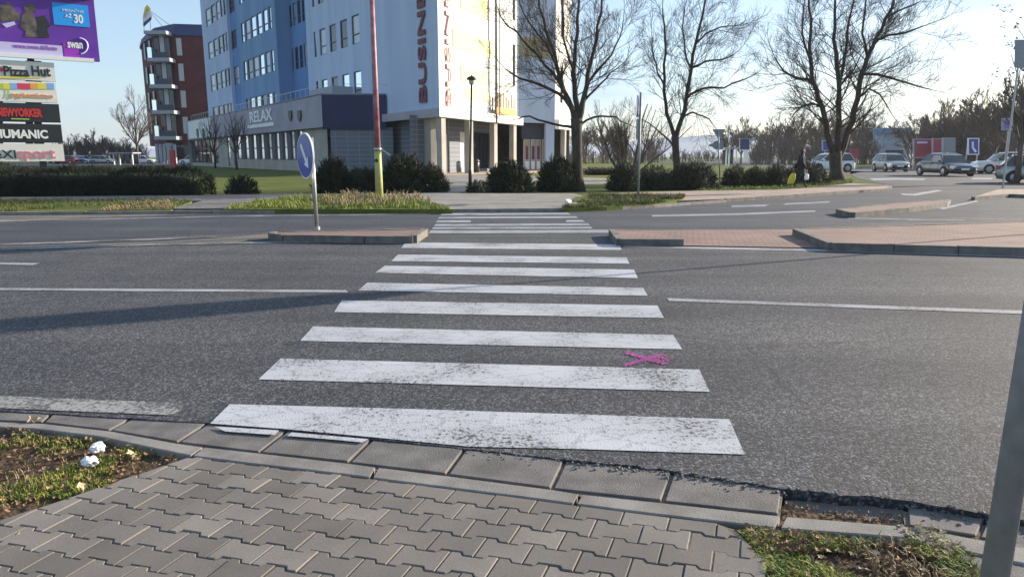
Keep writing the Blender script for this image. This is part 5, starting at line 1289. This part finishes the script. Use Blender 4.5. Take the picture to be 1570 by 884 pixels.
bp4, *_ = adboard(93.5, 191, 219, 'board_black', 'black board with bold white capital letters, fourth of the five', 4.85)
btext('HUMANIC', -8, 74, 211, 198, 'white', bp4, bold=.04)
bp5, *_ = adboard(96.5, 221, 247, 'board_white', 'white board with black and pink lettering, lowest of the five', 4.95)
btext('eXI', -7, 25, 242.5, 230, 'board_black', bp5, bold=.01); btext('sport', 27, 86, 242.5, 229.5, 'text_pink', bp5, bold=.01)

# signs and hoardings on the right
def rect_sign(name, label, x0, x1, y0, y1, Y, m, frame=None, pole_x=None, cat='sign', th=.12, base_y=None, extra=None):
    cx = (x0+x1)/2; b_ = P(cx, 240, Y); b_.z = 0; o_ = thing(name, label, cat, b_)
    plate([(x0, y0), (x1, y0), (x1, y1), (x0, y1)], Y, th, m, o_, 'panel')
    if frame:
        fw = frame[1]
        for nm, q in (('frame', [(x0-fw, y0-fw), (x1+fw, y0-fw), (x1+fw, y0), (x0-fw, y0)]), ('frame', [(x0-fw, y1), (x1+fw, y1), (x1+fw, y1+fw), (x0-fw, y1+fw)]), ('frame', [(x0-fw, y0), (x0, y0), (x0, y1), (x0-fw, y1)]), ('frame', [(x1, y0), (x1+fw, y0), (x1+fw, y1), (x1, y1)])): plate(q, Y-.03, th+.06, frame[0], o_, nm)
    for px in (pole_x or []):
        t_ = P(px, y0+1, Y+th+.08); MB().tube([Vector((t_.x, t_.y, -.05)), t_], .07 if Y > 60 else .045, 8).build('pole', MAT['metal'], o_)
    return o_
M_('bill_red', (.28, .03, .06), (.34, .05, .08), .7, .5)
rb = rect_sign('billboard', 'red billboard in a pale frame behind the dark blue car', 1402, 1428, 214, 241, 88, 'bill_red', ('slab', 1.3), [1404, 1426], 'billboard', .15)
plate([(1406, 217), (1422, 217), (1422, 220), (1406, 220)], 87.9, .03, 'bill_lilac', rb, 'picture_shape')
rb2 = rect_sign('billboard', 'narrow red poster board right beside the wide red billboard', 1431, 1443.5, 213, 234, 87, 'bill_red', ('slab', 1.0), [1437], 'billboard', .15)
rect_sign('billboard', 'grey framed board partly hidden by branches right of the red posters', 1447, 1464, 212, 232, 92, 'galv', ('slab', 1), [1455], 'billboard', .15)
rs = rect_sign('road_sign', 'square blue road sign with white border above the dark car', 1485.5, 1500, 213, 236, 80, 'sign_blue', ('white', 1.4), [1484.5, 1501], 'road sign', .06)
plate([(1490, 217), (1493, 217), (1493, 226), (1498, 232), (1495, 234), (1490, 227)], 79.9, .03, 'white', rs, 'symbol')
M_('purple', (.22, .13, .45), None, rough=.5)
ps = rect_sign('billboard', 'small pale sign with a purple square high on a thin post', 1536, 1553, 181, 200, 62, 'slab', None, [1549], 'sign', .08)
plate([(1541, 183), (1551, 183), (1551, 197), (1541, 197)], 61.93, .04, 'purple', ps, 'purple_square')
rect_sign('billboard', 'blue and red board just right of the three trunk tree', 1303, 1317, 228, 243, 95, 'bill_red', None, [1306, 1315], 'billboard', .15)
rect_sign('billboard', 'blue board behind the limbs of the three trunk tree', 1262, 1292, 216, 230, 97, 'sign_blue', ('slab', 1.2), [1266, 1290], 'billboard', .15)
rect_sign('road_sign', 'grey green road sign cut by the right edge of the view, high on its post', 1557, 1592, 61, 104, 34, 'galv', None, [1566], 'road sign', .06)
ib = rect_sign('information_board', 'teal board with a white foot across the far side road', 1135, 1149, 213, 229, 110, 'roof_blue', ('slab', .8), None, 'board', .2)
plate([(1141, 229), (1147, 229), (1147, 248), (1141, 248)], 110.05, .4, 'white', ib, 'foot')
# white building with a blue roof, bus shelters, thin posts
wb = P(1365, 240, 140); wb.z = 0; wh = thing('white_building', 'long low white building with a blue roof beyond the cars', 'building', wb)
MB().prism([XY(1337, 140, 225), XY(1395, 140, 225), XY(1392, 155, 225), XY(1344, 155, 225)], 0, P(1360, 206, 140).z).build('wall', MAT['wall_light'], wh)
MB().prism([XY(1336, 139.6, 225), XY(1396, 139.6, 225), XY(1393, 156, 225), XY(1343, 156, 225)], P(1360, 206, 140).z, P(1360, 196, 140).z).build('roof', MAT['wall_blue'], wh)
plate([(1358, 230), (1385, 230), (1385, 236), (1358, 236)], 139.9, .1, 'frame_dark', wh, 'window_band')
def shelter(x0, x1, yt, yb, Y, label, seed):
    b_ = P((x0+x1)/2, 240, Y); b_.z = 0; o_ = thing('bus_shelter', label, 'shelter', b_)
    zt_ = P(x0, yt, Y).z; a, c2 = P(x0, yt, Y), P(x1, yt, Y); MB().box(((a.x+c2.x)/2, Y+1, zt_), (c2.x-a.x+.6, 3, .22)).build('roof', MAT['slab'], o_)
    for x in (a.x+.2, (a.x*2+c2.x)/3, c2.x-.2): MB().box((x, Y+.2, zt_/2), (.2, .2, zt_)).build('post', MAT['white'], o_)
    MB().box(((a.x+c2.x)/2, Y+2.1, zt_/2), (c2.x-a.x-.2, .08, zt_*.8)).build('back_panel', MAT['glass_dark'], o_); return o_
shelter(171, 203, 234.5, 252, 132, 'flat roofed white shelter at the car park left of the brick building', 1)
shelter(1113, 1132, 227, 247, 118, 'small dark shelter with white posts on the far side road', 2)
rc = P(265, 264, 68); rc.z = 0; col_ = thing('red_pylon', 'slim dark red pylon with a pale head in front of the brick building', 'pylon', rc)
MB().box(rc+Vector((.1, 0, 1.0)), (.42, .3, 2.2)).build('body', MAT['sign_red'], col_); MB().box(rc+Vector((-.15, 0, 2.6)), (.6, .3, .3)).build('head', MAT['slab'], col_); MB().tube([rc+Vector((-.15, 0, 2)), rc+Vector((-.15, 0, 2.5))], .05, 6).build('neck', MAT['metal'], col_)
# litter bins at the columns
def bin_(x, yb, Y, label, m, s_=1):
    b_ = P(x, yb, Y); b_.z = 0; o_ = thing('litter_bin', label, 'bin', b_)
    MB().lathe([(.2*s_, .08), (.27*s_, .1), (.3*s_, .85*s_), (.28*s_, .87*s_)], 16, b_).build('body', MAT[m], o_, smooth=True)
    MB().lathe([(.31*s_, .9*s_), (.31*s_, .96*s_), (.2*s_, 1.12*s_), (.02, 1.16*s_)], 16, b_).build('lid', MAT[m], o_, smooth=True)
    mb = MB(); 
    for k in range(3): a = k*2.1; mb.tube([b_+Vector((math.cos(a)*.2, math.sin(a)*.2, 0)), b_+Vector((math.cos(a)*.28, math.sin(a)*.28, .95*s_))], .02, 5)
    mb.build('stand', MAT['black_metal'], o_)
bin_(729.5, 262, 66, 'black domed litter bin between the second and third column', 'black_metal', 1.15); bin_(704, 262, 66, 'grey litter bin by the first doorway behind the columns', 'galv', .95)

# tall post out of view on the right whose oval board throws the long shadow over the lane
tipg = G(640, 447); SH = Vector((sd.x, sd.y, 0)).normalized(); hb = 4.1; ratio = 1/math.tan(R(SUN_EL))
bo = tipg+SH*(hb*ratio); bo.z = 0
tpst = thing('oval_board_post', 'tall thin post with an oval board, shading the lane from beyond the right edge', 'post', bo)
MB().tube([bo, bo+Vector((0, 0, hb+2.2))], .035, 10).build('pole', MAT['metal'], tpst, smooth=True)
mb = MB(); n_ = 36; ov = Vector((-SH.y, SH.x, 0)); hh, ww = .95, .36; co_ = bo+Vector((0, 0, hb+hh))+SH*.05
for t_ in (0, .04): mb.v += [co_+ov*(ww*math.cos(2*math.pi*k/n_))+Vector((0, 0, hh*math.sin(2*math.pi*k/n_)))+SH*t_ for k in range(n_)]
mb.f = [tuple(range(n_))[::-1], tuple(range(n_, 2*n_))]+[(k, (k+1) % n_, n_+(k+1) % n_, n_+k) for k in range(n_)]
mb.build('oval_board', MAT['white'], tpst)

# ============================================================ CARS
def make_car(name, label, pm, loc, rz, L=4.3, W=1.76, Ht=1.48, kind='hatch', s_=1.0, group='cars at the junction', detail=True):
    root = thing(name, label, 'car', loc, rz, group); root.scale = (s_, s_, s_)
    w_ = W/2; belt = Ht*.62; zb = .2; wr = .31 if kind != 'suv' else .36; ax_f, ax_r = L*.5-.85, -L*.5+.8
    nose = {'hatch': .50, 'sedan': .46, 'suv': .58}[kind]*Ht; tail = {'hatch': .64, 'sedan': .60, 'suv': .66}[kind]*Ht
    # stations: x, top z, half width, bottom z
    S = [(-L/2, tail*.80, .80, zb+.14), (-L/2+.06, tail*.97, .90, zb+.03), (-L/2+.3, tail*1.01, .97, zb), (-L*.25, belt*1.03, 1, zb), (0, belt, 1, zb), (L*.2, belt*.985, 1, zb), (L*.27, belt*.96, .99, zb), (L*.38, (belt+nose)/2*.98, .97, zb), (L/2-.2, nose, .92, zb), (L/2-.05, nose*.88, .84, zb+.03), (L/2, nose*.68, .76, zb+.1)]
    mb = MB(); ring = []
    for x, zt_, fw, z0_ in S:
        a = w_*fw; r_ = [(-a*.9, z0_), (-a*.985, z0_+.09), (-a, z0_+.3*(zt_-z0_)), (-a*.995, z0_+.62*(zt_-z0_)), (-a*.96, z0_+.86*(zt_-z0_)), (-a*.86, z0_+.97*(zt_-z0_)), (-a*.45, zt_+.01), (0, zt_+.02)]
        r_ = r_+[(-y, z) for y, z in reversed(r_[:-1])]; ring.append(len(r_)); mb.v += [Vector((x, y, z)) for y, z in r_]
    n_ = ring[0]
    for i in range(len(S)-1):
        for k in range(n_): j = (k+1) % n_; a = i*n_; mb.f.append((a+k, a+j, a+n_+j, a+n_+k))
    mb.f.append(tuple(range(n_))); mb.f.append(tuple((len(S)-1)*n_+k for k in range(n_))[::-1])
    body = mb.build('body', MAT[pm], root, False, True)
    # glasshouse
    xf, xr = L*.265, {'hatch': -L*.46, 'sedan': -L*.36, 'suv': -L*.47}[kind]; tf, tr_ = L*.08, {'hatch': -L*.34, 'sedan': -L*.20, 'suv': -L*.39}[kind]
    g0, g1 = w_*.93, w_*.70; zr = Ht-.05
    mb = MB(); lv = [(xr, xf, g0, belt*.97), (xr*.985, xf*.93, g0*.985, belt+.04), ((xr*.4+tr_*.6), (xf*.42+tf*.58), g1*1.09, zr-.10), (tr_, tf, g1, zr)]
    for a, c2, g_, z in lv: mb.v += [Vector((a, -g_, z)), Vector(((a+c2)/2, -g_*1.015, z)), Vector((c2, -g_*.93, z)), Vector((c2+.05, 0, z)), Vector((c2, g_*.93, z)), Vector(((a+c2)/2, g_*1.015, z)), Vector((a, g_, z)), Vector((a-.04, 0, z))]
    for i in range(3):
        for k in range(8): j = (k+1) % 8; mb.f.append((i*8+k, i*8+j, i*8+8+j, i*8+8+k))
    mb.build('windows', MAT['car_glass'], root, False)
    mb = MB()
    ro = [(tr_-.06, tf+.04, g1*1.03, zr-.035), (tr_-.02, tf, g1*.97, zr+.02), (tr_+.2, tf-.2, g1*.7, zr+.05)]
    for a, c2, g_, z in ro: mb.v += [Vector((a, -g_, z)), Vector((c2, -g_*.95, z)), Vector((c2+.04, 0, z+.005)), Vector((c2, g_*.95, z)), Vector((a, g_, z)), Vector((a-.03, 0, z+.005))]
    for i in range(2):
        for k in range(6): j = (k+1) % 6; mb.f.append((i*6+k, i*6+j, i*6+6+j, i*6+6+k))
    mb.f.append(tuple(12+k for k in range(6))); mb.f.append((0, 5, 4, 3, 2, 1))
    for sg in (-1, 1):
        for (xa, za, ya), (xb, zb_, yb_) in (((xf*.97, belt*.98, g0*.95), (tf, zr-.01, g1*.97)), ((xr, belt*.98, g0), (tr_, zr-.01, g1)), ((-.02*L, belt*.98, g0*1.01), (-.05*L, zr-.01, g1*1.02))):
            mb.tube([(xa, ya*sg, za), (xb, yb_*sg, zb_)], .035 if abs(xa) > .3 else .025, 5)
    mb.build('roof', MAT[pm], root, False, False)
    for sx_ in (ax_f, ax_r):
        for sg in (-1, 1):
            mb = MB(); yo = w_*sg*.985
            mb.lathe([(wr+.05, -.02), (wr+.05, .012)], 24); mb.xform(Matrix.Translation((sx_, yo, wr+.02)) @ Matrix.Rotation(R(-90*sg), 4, 'X')); ar_ = mb.build('wheel_arch', MAT['tyre'], root, False)
            mb = MB(); mb.lathe([(wr*.62, -.16), (wr*.96, -.15), (wr, -.12), (wr, .0), (wr*.96, .03), (wr*.66, .035)], 24); mb.xform(Matrix.Translation((sx_, yo, wr)) @ Matrix.Rotation(R(-90*sg), 4, 'X'))
            wl = mb.build('wheel', MAT['tyre'], root, False, False)
            mb = MB(); mb.lathe([(.05, .055), (wr*.3, .05), (wr*.62, .04), (wr*.64, .02)], 16); mb.xform(Matrix.Translation((sx_, yo, wr)) @ Matrix.Rotation(R(-90*sg), 4, 'X')); mb.build('rim', MAT['rim'], wl, False, False)
    if detail:
        for sg in (-1, 1):
            MB().box((L/2-.17, w_*.70*sg, nose*.86), (.26, .36, .15), R(-22)*sg, 0, R(14)).build('headlight', MAT['lamp_glass'], root, False)
            MB().box((-L/2+.1, w_*.76*sg, tail*.86), (.18, .26, .2), R(14)*sg).build('tail_light', MAT['tail_red'], root, False)
            MB().box((xf*.78, w_*1.04*sg, belt+.05), (.12, .18, .13)).build('mirror', MAT[pm], root, False)
            for xx in (L*.17, -L*.04, -L*.22): MB().box((xx, w_*.993*sg, zb+.42*(belt-zb)+.05), (.014, .016, (belt-zb)*.72)).build('door_seam', MAT['tyre'], root, False)
            for xx in (L*.0, -L*.19): MB().box((xx, w_*1.0*sg, belt*.86), (.16, .03, .03)).build('door_handle', MAT[pm], root, False)
        MB().box((L/2-.03, 0, nose*.60), (.09, W*.52, .14)).build('grille', MAT['tyre'], root, False)
        MB().box((L/2-.02, 0, zb+.14), (.12, W*.6, .12)).build('lower_grille', MAT['tyre'], root, False)
        MB().box((L/2+.035, 0, zb+.27), (.02, .5, .11)).build('number_plate', MAT['white'], root, False)
        MB().box((-L/2-.012, 0, tail*.62), (.02, .5, .11)).build('number_plate', MAT['white'], root, False)
    return root
def at(x, yb, z=0): b_ = G(x, yb, z); return (b_.x, b_.y, 0)
make_car('parked_car', 'white high roofed car half hidden behind the three trunk tree', 'car_white', at(1268, 264), R(186), 4.3, 1.8, 1.66, 'suv', 1.1)
make_car('parked_car', 'small silver hatchback, farthest of the cars turning on the junction', 'car_silver', at(1364, 263), R(-96), 3.9, 1.7, 1.5, 'hatch', 1.22)
make_car('parked_car', 'dark blue saloon in the middle of the junction', 'car_navy', at(1448, 269.5), R(-92), 4.5, 1.85, 1.5, 'sedan', 1.18)
make_car('parked_car', 'white off-road car facing left behind the grey car', 'car_suv', at(1540, 266), R(164), 4.6, 1.9, 1.75, 'suv', 1.08)
make_car('parked_car', 'silver grey car cut by the right edge of the view, nearest of the cars', 'car_grey', at(1600, 281), R(-32), 4.3, 1.75, 1.5, 'hatch', 1.08)
cp = [(112, 251.5, 'car_blue', 'small blue parked car right of the lowest advertising board'), (126, 251, 'car_white', 'white parked car, second from the advertising boards'), (146, 251, 'car_navy', 'dark parked car left of the flat roofed shelter'), (158, 251.2, 'car_silver', 'silver parked car touching the shelter on its left side'),
      (206, 251, 'car_navy', 'dark parked car between shelter and brick building'), (220, 251.3, 'car_white', 'white parked car at the columns of the brick building'), (296, 252.4, 'car_white', 'white parked car in front of the annex end'), (316, 252.4, 'car_navy', 'dark parked car in front of the annex glass front'), (98, 251.8, 'car_red', 'dark red parked car under the lowest advertising board')]
for x, yb, pm, lb in cp: make_car('parked_car', lb, pm, at(x, yb), R(random.choice((0, 180))+random.uniform(-25, 25)), 4.2, 1.75, 1.5, 'hatch', 1.15, 'cars in the left car park', False)

# ============================================================ THE WALKING PERSON
pb_ = G(1226, 288, .1); pb_.z = .1
def skin_mesh(name, verts, edges, radii, m, parent, sub=2):
    me = bpy.data.meshes.new(name); me.from_pydata([tuple(v) for v in verts], edges, []); o_ = bpy.data.objects.new(name, me); col.objects.link(o_)
    o_.parent = parent; me.materials.append(MAT[m]); sk = o_.modifiers.new('skin', 'SKIN'); sk.use_smooth_shade = True
    for i, r_ in enumerate(radii): me.skin_vertices[0].data[i].radius = (r_, r_) if not isinstance(r_, tuple) else r_
    me.skin_vertices[0].data[0].use_root = True
    ss = o_.modifiers.new('sub', 'SUBSURF'); ss.levels = sub; ss.render_levels = sub; return o_
per = thing('person', 'person in a long dark coat walking past the shrubs with a bag in each hand', 'person', pb_, R(-25))
# local frame: x forward (walking to the right and towards us), y to the person's left, z up
V = [(0, 0, .92), (.01, 0, 1.12), (.0, 0, 1.34), (.0, 0, 1.46), (.015, 0, 1.54), (.02, 0, 1.63), (.02, 0, 1.69),
     (.02, .10, .88), (.14, .11, .50), (.20, .11, .10), (.32, .12, .04),
     (-.02, -.10, .88), (-.05, -.11, .50), (-.24, -.11, .14), (-.16, -.11, .04),
     (0, .19, 1.40), (-.12, .25, 1.15), (-.27, .26, .93), (-.32, .26, .86),
     (0, -.19, 1.40), (.05, -.26, 1.13), (.20, -.25, .90), (.25, -.25, .82)]
E_ = [(0, 1), (1, 2), (2, 3), (3, 4), (4, 5), (5, 6), (0, 7), (7, 8), (8, 9), (9, 10), (0, 11), (11, 12), (12, 13), (13, 14), (2, 15), (15, 16), (16, 17), (17, 18), (2, 19), (19, 20), (20, 21), (21, 22)]
Rr = [.15, .14, .15, .07, .055, .10, .075, .09, .062, .042, .04, .09, .062, .042, .04, .065, .05, .036, .035, .065, .05, .036, .035]
skin_mesh('body', V, E_, Rr, 'denim', per)
mb = MB(); st = [(.86-.26, .25, .22), (.75, .235, .2), (.92, .215, .18), (1.10, .20, .16), (1.3, .225, .15), (1.42, .19, .13), (1.49, .09, .09), (1.52, .08, .08)]
for z, a, c2 in st: mb.v += [Vector((c2*math.cos(t_*math.pi/10)*1.0, a*math.sin(t_*math.pi/10), z)) for t_ in range(20)]
for i in range(len(st)-1):
    for k in range(20): j = (k+1) % 20; mb.f.append((i*20+k, i*20+j, i*20+20+j, i*20+20+k))
mb.build('coat', MAT['coat'], per, False, True)
for sg, idx in ((1, (15, 16, 17)), (-1, (19, 20, 21))): MB().tube([Vector(V[i]) for i in idx], [.085, .072, .058], 12).build('sleeve', MAT['coat'], per, False, True)
bm_ = bmesh.new(); bmesh.ops.create_icosphere(bm_, subdivisions=3, radius=1)
mb = MB(); mb.v = [Vector((v.co.x*.088+.035+(.012 if abs(v.co.y) < .2 and -.3 < v.co.z < .1 and v.co.x > .85 else 0), v.co.y*.073, v.co.z*.115+1.625)) for v in bm_.verts]; mb.f = [tuple(v.index for v in f_.verts) for f_ in bm_.faces]
fc = mb.build('face', MAT['skin'], per, False, True)
for sg in (-1, 1): MB().lathe([(.001, -.01), (.011, -.006), (.011, .006), (.001, .01)], 8, (.114, .028*sg, 1.64)).build('eye', MAT['hair'], fc, False)
MB().box((.12, 0, 1.575), (.012, .045, .01)).build('mouth', MAT['text_pink'], fc, False); MB().box((.127, 0, 1.615), (.03, .02, .035)).build('nose', MAT['skin'], fc, False)
mb = MB(); mb.v = [Vector((v.co.x*.10+.012, v.co.y*.086, max(v.co.z, -.55)*.118+1.655)) for v in bm_.verts if True]; keep = [f_ for f_ in bm_.faces if sum(1 for v in f_.verts if (v.co.x < .35 or v.co.z > .55)) == 3]
mb.f = [tuple(v.index for v in f_.verts) for f_ in keep]; mb.build('hair', MAT['hair'], per, False, True); bm_.free()
for sg, hx, hy, hz in ((1, -.33, .26, .06), (-1, .255, -.25, .02)):
    for fgr in range(4):
        y0_ = hy+(-.027+fgr*.018); MB().tube([(hx+.01, y0_, .79+hz), (hx+.028, y0_, .745+hz), (hx+.015, y0_, .715+hz), (hx-.008, y0_, .725+hz)], [.01, .0095, .009, .007], 6).build('finger', MAT['skin'], per, False, True)
    MB().tube([(hx-.01, hy-.03*sg, .80+hz), (hx-.025, hy-.035*sg, .765+hz), (hx-.005, hy-.03*sg, .735+hz)], [.011, .01, .008], 6).build('thumb', MAT['skin'], per, False, True)
Mp = Matrix.Translation(pb_) @ Matrix.Rotation(R(-25), 4, 'Z')
def bag(name, label, m, hx, hy, wd, ht, dp, tilt):
    top = Mp @ Vector((hx, hy, .73)); o_ = thing(name, label, 'bag', (top.x, top.y, top.z-ht-.12), 0); mb = MB(); st = []
    for i, (f, k) in enumerate(((0, .78), (.08, .95), (.45, 1.05), (.8, .85), (1, .55))):
        for t_ in range(16):
            a = t_*math.pi/8; mb.v.append(top+Vector((math.cos(a)*wd/2*k+tilt*(1-f)*ht, math.sin(a)*dp/2*k, -ht-.1+ht*f+.012*math.sin(3*a+i))))
    for i in range(4):
        for t_ in range(16): j = (t_+1) % 16; mb.f.append((i*16+t_, i*16+j, i*16+16+j, i*16+16+t_))
    mb.f.append(tuple(range(16))[::-1]); mb.f.append(tuple(64+t_ for t_ in range(16))); mb.build('sack', MAT[m], o_, smooth=True)
    mb = MB(); mb.tube([top+Vector((-wd*.2, 0, -.11)), top+Vector((-.03, 0, -.02)), top+Vector((0, 0, .0)), top+Vector((.03, 0, -.02)), top+Vector((wd*.2, 0, -.11))], .008, 5); mb.build('handle', MAT[m], o_)
bag('carrier_bag', 'yellow carrier bag hanging from the walking person, left one', 'yellow', -.32, .26, .34, .46, .16, -.25)
bag('carrier_bag', 'small white carrier bag hanging from the walking person, right one', 'white', .27, -.25, .2, .25, .1, 0)

# ============================================================ THIN WINTER HAZE
hm = bpy.data.materials.new('haze'); hm.use_nodes = True; t = hm.node_tree
for n_ in list(t.nodes):
    if n_.type == 'BSDF_PRINCIPLED': t.nodes.remove(n_)
pv = t.nodes.new('ShaderNodeVolumePrincipled'); pv.inputs['Color'].default_value = (.86, .91, 1, 1); pv.inputs['Density'].default_value = .00022; pv.inputs['Anisotropy'].default_value = .3
t.links.new(pv.outputs[0], [n_ for n_ in t.nodes if n_.type == 'OUTPUT_MATERIAL'][0].inputs['Volume'])
mb = MB(); mb.box((0, 1400, 20.5), (7000, 3200, 45)); hz = mb.build('haze', hm); tag(hz, 'thin pale winter haze over the whole place', 'haze', kind='stuff')
